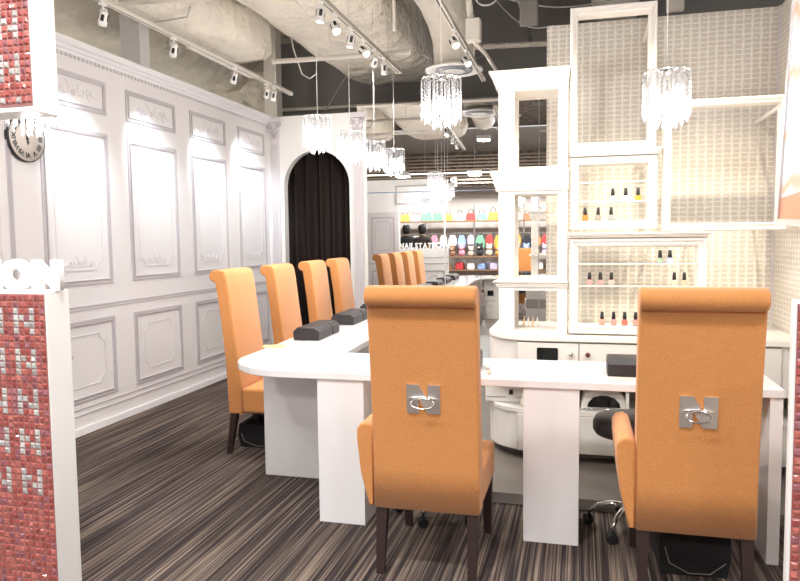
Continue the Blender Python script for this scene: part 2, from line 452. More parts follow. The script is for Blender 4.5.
# local axes: x along NR, y along DR
MX0 = -.0; MXE = 2.6
def mbox(b, x0, x1, y0, y1, z0, z1, **k): return b.box(x0, x1, y0, y1, z0, z1, **k)
seams = [0.0, .985, 2.0, 2.62]
for i in range(3):
    for z0, z1 in ((0.06, 1.915), (1.925, 2.86)):
        b = MB(); b.box(seams[i]+.003, seams[i+1]-.003, 0, .012, z0, z1); b.build('mirror_panel', M['mirror'], mir)
b = MB(); b.box(0, 2.62, .0125, .05, .058, 2.865); b.build('backing_board', M['base'], mir)
for q in (1, 2):
    b = MB(); b.box(seams[q]-.006, seams[q]+.006, -.004, .01, .06, 1.912); b.build('seam_strip', M['steel'], mir)
b = MB(); b.box(0, 2.62, -.004, .01, 1.913, 1.926); b.build('joint_strip', pmat('blue_grey_edge', (.22, .27, .38), .3), mir)
b = MB(); b.box(0, 2.62, -.012, .05, 2.86, 2.885); b.build('top_rail', M['pipe'], mir)

# wallpaper walls ---------------------------------------------------
b = MB(); b.box(-.232, 1.20, 4.93, 5.03, 0.057, 2.826); struct(b.build('wall_back', M['paper']), 'cream woven pattern wallpaper wall')
b = MB(); b.box(1.20, 1.30, 2.30, 7.6, 0, 2.826); struct(b.build('wall_right', M['paper']), 'cream woven pattern wallpaper side wall')
b = MB(); b.box(1.188, 1.20, 4.905, 4.93, .8, 2.826); struct(b.build('trim_1', M['linelight']), 'corner trim')

# outer shell -------------------------------------------------------
b = MB(); b.box(-9, 5, 8.70, 8.85, -.06, 4.5); struct(b.build('wall_outer_back', M['backg']), 'grey building wall beyond')
b = MB(); b.box(-9.1, -9, -6, 8.85, -.06, 4.5); struct(b.build('wall_outer_left', M['insul']))
b = MB(); b.box(-9, -2.9, 2.4, 8.7, 3.98, 4.10); struct(b.build('ceiling_insulated', M['insul']), 'sprayed insulation under the slab')
b = MB(); b.box(-9, -3.86, 8.2, 8.7, 2.3, 3.97); struct(b.build('beam', M['insul']), 'insulated cross beam')
b = MB(); b.box(-9.1, 5.1, -3.4, 8.85, 4.3, 4.45); struct(b.build('ceiling', M['soffit']), 'dark exposed soffit')
b = MB(); b.box(-9, -3.66, -6, 8.7, -.07, -.001); b.box(2.25, 5, -6, 8.7, -.07, -.001); struct(b.build('floor_outer', M['vinyl']))

# shop front: low wall and fascia with mosaic ------------------------
def mosaic(x0, x1, ztop, zbot, y, p=.0243, pz=.0264, from_right=True, allred_below=None):
    b = MB(); nc = int((x1-x0)/p); nr = int((ztop-zbot)/pz)
    NPAT = ((1, 0, 0, 1), (1, 1, 0, 1), (1, 0, 1, 1), (1, 0, 0, 1))
    for r_ in range(nr):
        for c_ in range(nc):
            xr = x1-(c_+.5)*p if from_right else x0+(c_+.5)*p
            zc = ztop-(r_+.5)*pz
            rr, cc = r_ % 6-2, c_ % 6-2
            col_i = (3-cc) if from_right else cc
            g = rr >= 0 and cc >= 0 and NPAT[rr][col_i]
            if allred_below and zc < allred_below: g = False
            mi = (3+random.randrange(2)) if g else random.choice((0, 0, 1, 1, 2))
            h = p*.48; k = p*.25; t1, t2 = random.uniform(-.002, .002), random.uniform(-.002, .002)
            o4 = [b.bm.verts.new((xr+sx*h, y, zc+sz*h*pz/p)) for sx, sz in ((-1, -1), (1, -1), (1, 1), (-1, 1))]
            i4 = [b.bm.verts.new((xr+sx*k, y-.006+sx*t1+sz*t2, zc+sz*k*pz/p)) for sx, sz in ((-1, -1), (1, -1), (1, 1), (-1, 1))]
            fs = [b.bm.faces.new(i4)] + [b.bm.faces.new((o4[q], o4[(q+1) % 4], i4[(q+1) % 4], i4[q])) for q in range(4)]
            for f in fs: f.material_index = mi
    b.mi = 5; b.box(x0, x1, y-.0012, y+.003, zbot, ztop)
    return b
MOSM = M['mosred'] + M['mosgrey'] + [M['grout']]
lw = thing('low_front_wall', 'white low shopfront wall with red and grey mosaic under the white letters', 'partition', (-2.5, 2.28, 0))
og = (-2.5, 2.28, 0)
b = MB(); b.box(-2.90, -1.98, 2.22, 2.35, 0, 1.215, bev=.003); b.build('wall_body', M['boxwhite'], lw, og)
mosaic(-2.70, -1.982, 1.205, .02, 2.219, allred_below=.36).build('mosaic_panel', MOSM, lw, og, recalc=True)
b = MB(); mpb = XZb(2.35)
for u0, u1 in ((-2.84, -2.48), (-2.42, -2.06)):
    b.strip([(u0, .25), (u1, .25), (u1, .80), (u0, .80)], .022, .008, mpb); b.strip(notched(u0+.08, u1-.08, .34, .71, .05), .007, .005, mpb)
b.box(-2.9, -1.98, 2.349, 2.357, .93, .945); b.box(-2.9, -1.98, 2.349, 2.357, 1.05, 1.06)
b.build('panel_moulding', M['line'], lw, og)
b = MB(); b.box(-3.9, -2.905, 2.20, 2.355, 0, 1.893); wfr = struct(b.build('wall_front', M['wall']), 'end of the panelled wall')
b = MB(); mpb = XZb(2.355)
for z0, z1 in ((1.12, 1.80), (.25, .80)):
    b.strip([(-3.42, z0), (-3.0, z0), (-3.0, z1), (-3.42, z1)], .022, .008, mpb); b.strip(notched(-3.36, -3.06, z0+.07, z1-.07, .05), .008, .005, mpb)
b.box(-3.5, -2.91, 2.354, 2.362, .93, .945)
b.build('panel_moulding', M['line'], wfr)

fa = thing('shopfront_fascia', 'white shopfront fascia box faced with red and grey mosaic, hanging at the top', 'fascia', (-2.5, 2.28, 1.895))
og = (-2.5, 2.28, 1.895)
b = MB(); b.box(-3.9, -1.985, 2.22, 2.35, 1.895, 2.50, bev=.003); b.build('fascia_body', M['boxwhite'], fa, og)
mosaic(-2.75, -1.99, 2.48, 1.915, 2.219).build('mosaic_panel', MOSM, fa, og)
b = MB(); b.mi = 0; b.strip([(-2.95, 2.05), (-2.1, 2.05), (-2.1, 2.38), (-2.95, 2.38)], .022, .008, mpb)
b.build('panel_moulding', M['line'], fa, og)

# white standing letters on the low wall
sg = thing('letter_sign', 'white block letters standing along the top of the low mosaic wall', 'sign', (-2.5, 2.285, 1.215))
M_up = Matrix.Rotation(PI/2, 4, 'X')
xx = -1.955
def bbox_w(o):
    xs = [v.co.x for v in o.data.vertices]; return min(xs), max(xs)
for word, size, sxx in (('STATION'[::-1], .142, 1.16), ('NAIL'[::-1], .142, 1.22)):
    for ci, ch in enumerate(word):
        o = text_mesh('letter', ch, size, .012, M['boxwhite'], offset=.0115 if (word[0] == 'N' and ci < 3) else .005, M4=M_up, sx=sxx if (word[0] == 'N' and ci < 3) else .78, parent=sg)
        a0, a1 = bbox_w(o); o.data.transform(Matrix.Translation((-a1, 0, 0))); w = a1-a0
        zs = [v.co.z for v in o.data.vertices]; o.data.transform(Matrix.Translation((0, 0, -min(zs))))
        o.location = (xx+2.5, 0, .0005); xx -= w+(.006 if (word[0] == 'N' and ci < 3) else .012)
    xx -= .012
# right pier: low mosaic panel
rp = thing('low_front_panel', 'narrow-edged low panel covered in red mosaic beside the right counter end', 'partition', (.9, 2.24, 0))
og = (.9, 2.24, 0)
b = MB(); b.box(.598, 1.20, 2.22, 2.25, 0, 1.21, bev=.002); b.build('panel_body', M['boxwhite'], rp, og)
mosaic(.607, 1.19, 1.20, .02, 2.219, from_right=False).build('mosaic_panel', MOSM, rp, og)
# hanging poster, roughly square to the shopfront
po = thing('hanging_poster', 'framed poster with orange band hanging at the right edge of the shopfront', 'poster', (.483, 1.93, 1.425))
dx, dy = .437-.474, 1.60-1.93
ang = math.atan2(dy, dx)
po.rotation_euler = (R(0), R(0), ang)
# local x runs towards the viewer, z up, leaning slightly
LEAN = Matrix.Rotation(R(-1.8), 4, 'X') @ Matrix.Rotation(R(1.5), 4, 'Y')
for nm, mt, dims in (('poster_sheet', M['poster'], (.012, .60, -.004, .004, .012, 1.2)),):
    b = MB(); b.box(*dims, mat=LEAN); b.build(nm, mt, po)
b = MB()
b.box(0, .014, -.009, .009, 0, 1.21, mat=LEAN); b.box(0, .61, -.009, .009, 0, .014, mat=LEAN); b.box(.597, .611, -.009, .009, 0, 1.21, mat=LEAN); b.box(0, .61, -.009, .009, 1.2, 1.214, mat=LEAN)
b.build('poster_frame', M['steel'], po)
for x in (.1, .5):
    b = MB(); b.tube([(x, 0, 1.21), (x, 0, 2.6)], .002, 5); b.build('suspension_wire', M['steel'], po)

# ================================================================== CLOCK
ck = thing('wall_clock', 'round wall clock with roman numerals in a thin black rim on the panelled wall', 'clock', (WX, 3.83, 2.085))
RZ = Matrix.Rotation(PI/2, 4, 'Y')      # local z -> +x
rc = .158
b = MB(); b.lathe([(rc, 0), (rc, .026), (rc-.003, .031), (rc-.006, .031), (rc-.008, .026), (.001, .026)], seg=48, mat=RZ); b.build('clock_rim', M['black'], ck)
b = MB(); b.lathe([(rc-.007, .026), (rc-.007, .028), (.001, .028)], seg=48, mat=RZ); b.build('clock_face', M['clockface'], ck)
nums = ['XII', 'I', 'II', 'III', 'IIII', 'V', 'VI', 'VII', 'VIII', 'IX', 'X', 'XI']
def clk(M2): # map text XY plane onto the clock: text x -> +Y(world), text y -> z, facing +X
    return Matrix(((0, 0, 1, 0), (1, 0, 0, 0), (0, 1, 0, 0), (0, 0, 0, 1))) @ M2
for i, s_ in enumerate(nums):
    a = -2*PI*i/12
    mt = clk(Matrix.Translation((0, 0, .030)) @ Matrix.Rotation(a, 4, 'Z') @ Matrix.Translation((0, .098, 0)))
    o = text_mesh('numeral', s_, .044, .0008, M['black'], offset=.0012, M4=mt, parent=ck)
b = MB()
for a, L_, w in ((R(35), .10, .005), (R(178), .045, .008)):
    mt = clk(Matrix.Translation((0, 0, .032)) @ Matrix.Rotation(-a, 4, 'Z'))
    b.box(-w/2, w/2, -.02, L_, 0, .002, mat=mt); b.box(-w, w, L_*.55, L_*.75, 0, .002, mat=mt)
b.lathe([(.010, .028), (.010, .036), (.001, .037)], seg=12, mat=RZ)
b.build('clock_hands', M['black'], ck)

# ================================================================== CHAIRS
def make_chair(label, loc, rz):
    t = thing('dining_chair', label, 'chair', loc, rz, 'orange high-back chairs with scrolled tops')
    W = .215
    rear = [(.0, .275), (-.004, .45), (-.016, .66), (-.036, .88), (-.062, 1.075), (-.070, 1.131)]
    cx, cz, r = -.070, 1.173, .042
    roll = [(cx+r*math.cos(R(a)), cz+r*math.sin(R(a))) for a in (255, 235, 210, 185, 160, 135, 110, 90)]
    front = [(-.035, 1.214), (-.008, 1.204), (.008, 1.173), (.020, 1.10), (.045, .88), (.072, .66), (.095, .46), (.10, .275)]
    b = MB(); b.prism(rear+roll+front, -W, W, lambda u, v, d: (d, u, v), bev=.012, seg=3, smooth=True)
    o = b.build('backrest', M['orange'], t)
    b = MB()
    b.box(-W, W, .095, .515, .28, .445, bev=.022, seg=3)
    b.build('seat', M['orange'], t)
    # one low arm on the sitter's left, flaring out towards its top
    b = MB()
    pr = [(-W-.022, .278), (-W+.004, .278), (-W+.004, .60), (-W-.004, .622), (-W-.028, .634), (-W-.056, .626), (-W-.070, .602), (-W-.070, .56), (-W-.056, .42)]
    b.prism(pr, .002, .43, lambda u, v, d: (u, d, v), bev=.010, seg=3, smooth=True)
    b.build('arm', M['orange'], t)
    b = MB()
    b.tube([(-W-.001, -.0015, .285), (-W-.001, -.006, .45), (-W-.001, -.008, .60)], .0022, 6); b.build('seam_piping', M['seam'], t)
    b = MB()
    b.tube([(-W+.01, cx+.002, 1.126), (W-.01, cx+.002, 1.126)], .0035, 6)
    b.build('seam_piping', M['seam'], t)
    for sx in (-1, 1):
        for yy, dy_ in ((.035, -.05), (.475, .01)):
            b = MB(); x = sx*(W-.03)
            v = []
            for (z, hw, oy) in ((.285, .023, 0), (.0, .015, dy_)):
                v.append([b.bm.verts.new((x+a*hw, yy+oy+c*hw, z)) for a, c in ((-1, -1), (1, -1), (1, 1), (-1, 1))])
            b.bm.faces.new(v[0]); b.bm.faces.new(v[1])
            for k in range(4): b.bm.faces.new((v[0][k], v[0][(k+1) % 4], v[1][(k+1) % 4], v[1][k]))
            b.build('leg', M['wood'], t)
    # N shaped plaque with an oval ring pull
    zc = .752; hh = .060; hw = .066
    def back_y(z):
        for (y0, z0), (y1, z1) in zip(rear, rear[1:]):
            if z0 <= z <= z1: return y0+(y1-y0)*(z-z0)/(z1-z0)
        return 0
    mpn = lambda u, v, d: (u, back_y(zc+v)-.0005-d, zc+v)
    npoly = [(-hw, -hh), (-hw+.046, -hh), (-hw+.046, .004), (.016, -hh), (hw, -hh), (hw, hh), (hw-.048, hh), (hw-.048, -.002), (-.018, hh), (-hw, hh)]
    b = MB(); b.prism(npoly, 0, .006, mpn); pq = b.build('monogram_plaque', M['plaque'], t)
    b = MB()
    b.tube([(-.058, back_y(zc)-.010, zc+.002), (-.03, back_y(zc)-.014, zc+.006), (.03, back_y(zc)-.014, zc+.006), (.058, back_y(zc)-.010, zc+.002)], [.002, .0065, .0065, .002], 8)
    b.tube([(.045*math.cos(2*PI*k/20), back_y(zc)-.018-.012*(1-math.sin(2*PI*k/20))*.5, zc-.014+.020*math.sin(2*PI*k/20)) for k in range(20)], .0035, 6, closed=True)
    b.build('ring_pull', M['chrome'], pq)
    return t
c1 = make_chair('orange high-back chair with N plaque seen from behind, nearer the mosaic wall with white letters', (-.612, 2.735, 0), 0)
dup(c1, (.424, 2.735, 0), 0, 'orange high-back chair with N plaque seen from behind at the counter end')
c1.scale = (1.045, 1, 1)
lab = ['orange high-back chair at the rounded left counter corner, nearest of the row along the wall',
       'orange high-back chair second from the rounded counter corner, opposite the first black hand rest',
       'orange high-back chair third along the panelled wall, in front of the dark curtain',
       'orange high-back chair last of the row along the wall, closest to the mirror']
for s_, lb in zip((.0, .80, 1.615, 2.37), lab):
    dup(c1, run(s_+.195, .08), A-PI/2, lb).scale = (1, 1, 1)

# ================================================================== COUNTER
T0, T1 = .720, .757
def v2(p): return (p.x, p.y)
ct = thing('nail_counter', 'white L-shaped manicure counter with rounded corner running from front to mirror', 'counter', (-1.5, 3.4, 0))
og = (-1.5, 3.4, 0)
pts = [(.826, 3.15), (.826, 3.69), (-.9, 3.69)]
pin = run(0, .99); # inner edge line
def inner_at_y(y): k = (y-pin.y)/DR.y; q = pin+DR*k; return (q.x, q.y)
pts += [inner_at_y(3.74), v2(run(3.455, .99)), v2(run(3.455, .465))]
pts += [v2(run(-.36, .465))]
# rounded corner between the outer edge and the front edge
c0 = run(-.36, .465); cxr = c0.x+.38; 
for a in range(190, 271, 10):
    pts.append((cxr+.38*math.cos(R(a)), 3.53+.38*math.sin(R(a))))
b = MB(); b.prism(pts, T0, T1, bev=.004); b.build('worktop', M['lam'], ct, og)
b = MB(); b.box(-.248, .0, 3.16, 3.50, 0, T0, bev=.002); b.build('leg', M['lam'], ct, og)
b = MB(); b.box(.773, .823, 3.16, 3.66, 0, T0, bev=.002); b.build('leg', M['lam'], ct, og)
b = MB(); b.box(-1.82, -1.28, 3.742, 3.79, 0, T0, bev=.002); b.build('leg', M['lam'], ct, og)
for s_ in (1.36, 2.20):
    b = MB(); p = run(s_, .50); q = run(s_, .97); r_ = run(s_+.05, .97); w_ = run(s_+.05, .50)
    b.prism([v2(p), v2(q), v2(r_), v2(w_)], 0, T0); b.build('leg', M['lam'], ct, og)
# drawer pedestal under the corner (its drawers face the staff side)
b = MB(); b.box(-1.25, -1.012, 3.162, 3.60, 0, T0, bev=.002); pdz = b.build('pedestal', M['lam'], ct, og)
for z0, z1 in ((.02, .34), (.36, .70)):
    b = MB(); b.box(-1.24, -1.02, 3.598, 3.615, z0, z1, bev=.002); d = b.build('drawer', M['cab'], pdz, (0, 0, 0)); d.location = (1.5, -3.4, 0)
    b = MB(); b.lathe([(.006, 0), (.012, .012), (.010, .02), (.001, .022)], c=(-1.13, 3.615, (z0+z1)/2+.1), seg=10, mat=Matrix.Rotation(-PI/2, 4, 'X')); k = b.build('knob', M['steel'], pdz); k.location = (1.5, -3.4, 0)
b = MB(); b.box(-1.19, -1.09, 3.612, 3.620, .44, .53); k = b.build('display', M['screen'], pdz); k.location = (1.5, -3.4, 0)
# stretcher under the left run seen past the corner
b = MB(); p = [run(.0, .80), run(1.25, .80), run(1.25, .83), run(0, .83)]
b.prism([v2(q) for q in p], .50, .70); b.build('apron', M['lam'], ct, og)

# hand rests
def hand_rest(label, loc, rz, L1=.29, L2=.16):
    t = thing('hand_rest', label, 'hand rest', loc, rz, 'dark padded hand rests on the counter')
    pr = [(-.083, 0), (.083, 0), (.088, .010), (.088, .056), (.058, .082), (-.058, .082), (-.088, .056), (-.088, .010)]
    y = -(L1+L2)/2
    for L_ in (L1, L2):
        b = MB(); b.prism(pr, y+.003, y+L_-.003, lambda u, v, d: (u, d, v+.001), bev=.007, seg=2, smooth=False); b.build('cushion', M['cushion'], t); y += L_
    return t
h0 = hand_rest('charcoal padded hand rest nearest the rounded counter corner', run(.27, .60, T1), A)
for s_, lb in ((1.10, 'charcoal padded hand rest opposite the third wall-side chair, second from the rounded corner'),
               (1.90, 'charcoal padded hand rest, third from the rounded corner, half hidden by the front chair'),
               (2.72, 'charcoal padded hand rest nearest the mirror on the left counter')):
    dup(h0, run(s_-.02, .595, T1), A, lb)
dup(h0, (.345, 3.385, T1), -PI/2, 'black padded hand rest on the front counter left of the right-hand chair back')
dup(h0, (-.70, 3.42, T1), -PI/2, 'black padded hand rest on the front counter hidden behind the left front chair')

# small things on the counter
def card(x, y, w, d, m, lb, rz=0., z=T1):
    b = MB(); b.box(-w/2, w/2, -d/2, d/2, .0006, .004); o = b.build('colour_card', [m]); tag(o, lb, 'card', loc=(x, y, z), rz=rz)
card(-1.80, 3.86, .13, .10, M['yellow'], 'yellowish nail design card lying near the rounded counter corner', .3)
card(-1.72, 4.00, .10, .08, M['printpink'], 'pale printed card lying beside the nearest hand rest', -.2)
card(-.20, 3.29, .09, .06, M['printpink'], 'small pinkish card lying on the front counter above its white leg', .1)
card(.21, 3.25, .16, .07, M['printpink'], 'pink and white sample card in front of the black hand rest', 0)
def nail_tip(x, y, lb, c):
    b = MB(); b.lathe([(.008, 0), (.012, .006), (.009, .014), (.003, .017)], seg=10); o = b.build('nail_tip_dish', cm(*c)); tag(o, lb, 'dish', loc=(x, y, T1+.0005))
nail_tip(-.415, 3.25, 'tiny peach dish on the front counter beside the left front chair', ('peach', (.75, .5, .38)))
nail_tip(-.435, 3.36, 'tiny beige dish on the front counter behind the peach one', ('beige', (.6, .52, .42)))

# ================================================================== DISPLAY CABINET
cb = thing('display_cabinet', 'cream low cabinet with rounded end standing behind the counter under the display frames', 'cabinet', (.3, 4.5, .057))
og = (.3, 4.5, .057)
def cab_outline(y0, inset=0.):
    x0 = -.565+inset; y0 += inset; r = .30-inset*.5
    p = [(1.195, y0), (1.195, 4.925), (x0, 4.925)]
    for k in range(0, 10):
        a = R(180+90*k/9); p.append((x0+r+r*math.cos(a), y0+r+r*math.sin(a)))
    return p
b = MB(); b.prism(cab_outline(4.165), .785, .815, bev=.004); b.build('cabinet_top', M['frame'], cb, og)
b = MB(); b.prism(cab_outline(4.19), .50, .784); b.build('upper_carcass', M['cab'], cb, og)
b = MB(); b.prism(cab_outline(4.19), .340, .365); b.build('open_shelf', M['cab'], cb, og)
b = MB(); b.prism(cab_outline(4.56), .365, .50); b.build('niche_back', pmat('niche_taupe', (.42, .37, .33), .6), cb, og)
b = MB()
for x0 in (.715,): b.box(x0, x0+.02, 4.22, 4.90, .365, .50)
b.box(.262, .28, 4.195, 4.60, .365, .50)
b.build('niche_divider', M['cab'], cb, og)
b = MB(); b.prism(cab_outline(4.20), .108, .34); b.build('lower_carcass', M['cab'], cb, og)
b = MB(); b.prism(cab_outline(4.30), .057, .108); b.build('recessed_plinth', M['gap'], cb, og)
xs = [-.366, -.005, .355, .715, 1.075]
for i in range(4):
    b = MB(); b.mi = 1; b.box(xs[i], xs[i+1], 4.1885, 4.195, .503, .779); b.mi = 0
    b.box(xs[i]+.0025, xs[i+1]-.0025, 4.174, 4.1895, .506, .775, bev=.002); d = b.build('door', [M['cab'], M['gap']], cb, og)
    kx = xs[i+1]-.045 if i % 2 == 0 else xs[i]+.05
    b = MB(); b.lathe([(.006, 0), (.014, .012), (.014, .018), (.008, .024), (.001, .025)], c=(kx-.3, 4.174-4.5, .713-.057), seg=14, mat=Matrix.Rotation(PI/2, 4, 'X')); 
    b.build('knob', M['chrome'] if i != 1 else pmat('dark_red_knob', (.12, .02, .02), .3), d)
for i in range(4):
    b = MB(); b.mi = 1; b.box(xs[i], xs[i+1], 4.1985, 4.205, .112, .338); b.mi = 0
    b.box(xs[i]+.0025, xs[i+1]-.0025, 4.184, 4.1995, .114, .336, bev=.002); b.build('lower_door', [M['cab'], M['gap']], cb, og)
b = MB(); b.prism([(-.242, .655), (-.131, .655), (-.125, .661), (-.125, .741), (-.131, .747), (-.242, .747), (-.248, .741), (-.248, .661)], 0, .006, XZ(4.174)); b.build('viewing_window', M['screen'], cb, og)

# devices on the open shelf
t = thing('media_player', 'flat beige electronic device with a black square on the cabinet open shelf', 'device', (-.47, 4.42, .366))
b = MB(); b.box(-.11, .17, -.07, .13, 0, .10, bev=.006); b.build('case', M['cab'], t)
b = MB(); b.box(.04, .065, -.074, -.068, .05, .08); b.build('sensor_window', M['black'], t)
b = MB(); b.box(-.10, .02, -.073, -.068, .03, .033); b.box(.08, .15, -.073, -.068, .03, .033); b.build('slot', M['gap'], t)
t = thing('figurine', 'small cream figurine standing on the cabinet open shelf', 'figurine', (-.335, 4.28, .366))
b = MB(); b.lathe([(.016, 0), (.02, .01), (.018, .035), (.011, .055), (.012, .065), (.015, .08), (.011, .095), (.002, .10)], seg=14); b.build('body', M['cream'], t)
b = MB(); b.lathe([(.004, 0), (.005, .02), (.001, .03)], c=(-.008, 0, .085), seg=8); b.lathe([(.004, 0), (.005, .02), (.001, .03)], c=(.008, 0, .085), seg=8); b.build('ears', M['cream'], t)
t = thing('nail_lamp', 'white nail curing lamp with dark dome opening on the cabinet open shelf', 'nail lamp', (.14, 4.33, .366))
b = MB(); b.prism([(-.13, 0), (.13, 0), (.13, .03), (.115, .09), (.08, .125), (-.08, .125), (-.115, .09), (-.13, .03)], -.09, .12, lambda u, v, d: (u, d, v), bev=.008, smooth=True); b.build('housing', M['frame'], t)
b = MB(); b.prism([(-.095, .022), (.095, .022), (.088, .05), (.06, .08), (.02, .092), (-.02, .092), (-.06, .08), (-.088, .05)], -.096, -.08, lambda u, v, d: (u, d, v)); b.build('opening', M['screen'], t)
b = MB(); b.box(-.12, .12, -.105, -.088, .004, .016, bev=.004); b.build('front_lip', M['chrome'], t)

# ------------------------------------------------ crowned display tower
tw = thing('display_tower', 'cream open display tower of stacked framed boxes with crown mouldings on the cabinet end', 'display stand', (-.28, 4.4, .816))
og = (-.28, 4.4, .816)
TY0, TY1 = 4.25, 4.56
def tower_box(x0, x1, z0, z1, post_l, post_r, name):
    b = MB()
    for (a, c) in ((x0, x0+post_l), (x1-post_r, x1)):
        b.box(a, c, TY0, TY0+.05, z0, z1, bev=.002); b.box(a, c, TY1-.05, TY1, z0, z1, bev=.002)
    b.box(x0+.002, x0+.022, TY0+.04, TY1-.04, z0+.002, z1-.002); b.box(x1-.022, x1-.002, TY0+.04, TY1-.04, z0+.002, z1-.002)
    b.box(x0+post_l-.01, x1-post_r+.01, TY0+.003, TY1-.003, z0+.001, z0+.02); b.box(x0+post_l-.01, x1-post_r+.01, TY0+.003, TY1-.003, z1-.02, z1-.001)
    b.build(name, M['frame'], tw, og)
def crown(x0, x1, zt, h, ov, name='crown_moulding'):
    """profile swept round the four sides of the tower"""
    prof = [(0, 0), (.25, .0), (.25, .12), (.45, .30), (.55, .55), (.82, .78), (.82, .86), (1., .88), (1., 1.)]
    b = MB(); rings = []
    for u, v in prof:
        o_ = ov*u; z = zt-h+h*v
        rings.append([b.bm.verts.new(p) for p in ((x0-o_, TY0-o_, z), (x1+o_*.15, TY0-o_, z), (x1+o_*.15, TY1+o_, z), (x0-o_, TY1+o_, z))])
    for A_, B_ in zip(rings, rings[1:]):
        for k in range(4): b.bm.faces.new((A_[k], A_[(k+1) % 4], B_[(k+1) % 4], B_[k]))
    b.bm.faces.new(rings[0]); b.bm.faces.new(rings[-1])
    b.build(name, M['frame'], tw, og)
tower_box(-.483, -.077, 1.801, 2.29, .095, .055, 'upper_box')
crown(-.485, -.075, 2.385, .10, .05)
tower_box(-.483, -.077, 1.137, 1.68, .095, .055, 'middle_box')
crown(-.485, -.075, 1.80, .12, .05)
crown(-.485, -.075, 1.136, .035, .03, 'base_moulding')
tower_box(-.483, -.077, .816, 1.10, .095, .055, 'lower_box')
b = MB(); b.box(-.43, -.36, 4.30, 4.40, 2.385, 2.402); b.build('top_block', M['frame'], tw, og)

# ------------------------------------------------ picture-frame display boxes
def frame_obj(name, label, x0, x1, z0, z1, w, y=4.25, d=.085, cornice=None, wt=None):
    cx = (x0+x1)/2
    t = thing(name, label, 'display frame', (cx, y, z0), group='cream display frames stacked on the wallpaper wall')
    og_ = (cx, y, z0); b = MB()
    steps = [(0, 0, d), (0, .0, d)]
    # outer profile as nested rectangular rings: (inset, projection)
    pr = [(0, 0), (0, .75), (.12, 1.), (.38, 1.), (.46, .82), (.62, .82), (.72, .95), (.86, .9), (1., .55), (1., 0)]
    wt = wt or w
    rings = []
    for u, v in pr:
        yy = y+d*(1-v); a = w*u; c = wt*u
        rings.append([b.bm.verts.new(p) for p in ((x0+a, yy, z0+a), (x1-a, yy, z0+a), (x1-a, yy, z1-c), (x0+a, yy, z1-c))])
    rings.append(rings[0])
    for A_, B_ in zip(rings, rings[1:]):
        for k in range(4): b.bm.faces.new((A_[k], A_[(k+1) % 4], B_[(k+1) % 4], B_[k]))
    b.build('frame_moulding', M['frame'], t, og_)
    if cornice:
        b = MB(); 
        for k, (ov, h0, h1) in enumerate(((.0, 0, .4), (.012, .4, .75), (.022, .75, 1))):
            zz = cornice[0]; hh = cornice[1]-cornice[0]
            b.box(x0-ov*.3, x1+ov, y-.02-ov, y+d, zz+hh*h0, zz+hh*h1)
        b.build('cornice_ledge', M['frame'], t, og_)
    for xx in (x0+w*.5, x1-w*.5):
        for zz in (z0+.03, min(z1, 2.8)-.06):
            b = MB(); b.box(xx-.008, xx+.008, y+d-.005, 4.93, zz, zz+.02); b.build('wall_bracket', M['frame'], t, og_)
    return t
F1 = frame_obj('display_case', 'tallest upright cream frame rising above the wallpaper wall', -.068, .412, 1.905, 2.725, .046, wt=.054)
F2 = frame_obj('display_case', 'small cream frame with two rows of three polish bottles', -.062, .425, 1.443, 1.868, .052, cornice=(1.868, 1.903))
F3 = frame_obj('display_case', 'wide empty cream frame to the right of the small bottle frame', .453, 1.100, 1.425, 2.165, .046)
F4 = frame_obj('display_case', 'large low cream frame with moulded top and rows of pink polish bottles', -.067, .700, .822, 1.395, .058, cornice=(1.397, 1.421))
# glass shelves (own things, fixed to the frames' back)
def shelf(par, org_, x0, x1, z, y0=4.245, y1=4.36):
    b = MB(); b.box(x0, x1, y0, y1, z-.006, z); b.build('glass_shelf', M['glass'], par, org_)
    b = MB(); b.box(x0, x1, y0-.002, y0+.001, z-.006, z); b.build('shelf_edge', M['frame'], par, org_)
f2o = tuple(F2.location); f4o = tuple(F4.location)
shelf(F2, f2o, -.012, .375, 1.607, 4.255, 4.37); shelf(F2, f2o, -.012, .375, 1.722, 4.30, 4.37)
for z in (1.243, 1.113): shelf(F4, f4o, -.01, .642, z, 4.262, 4.37)

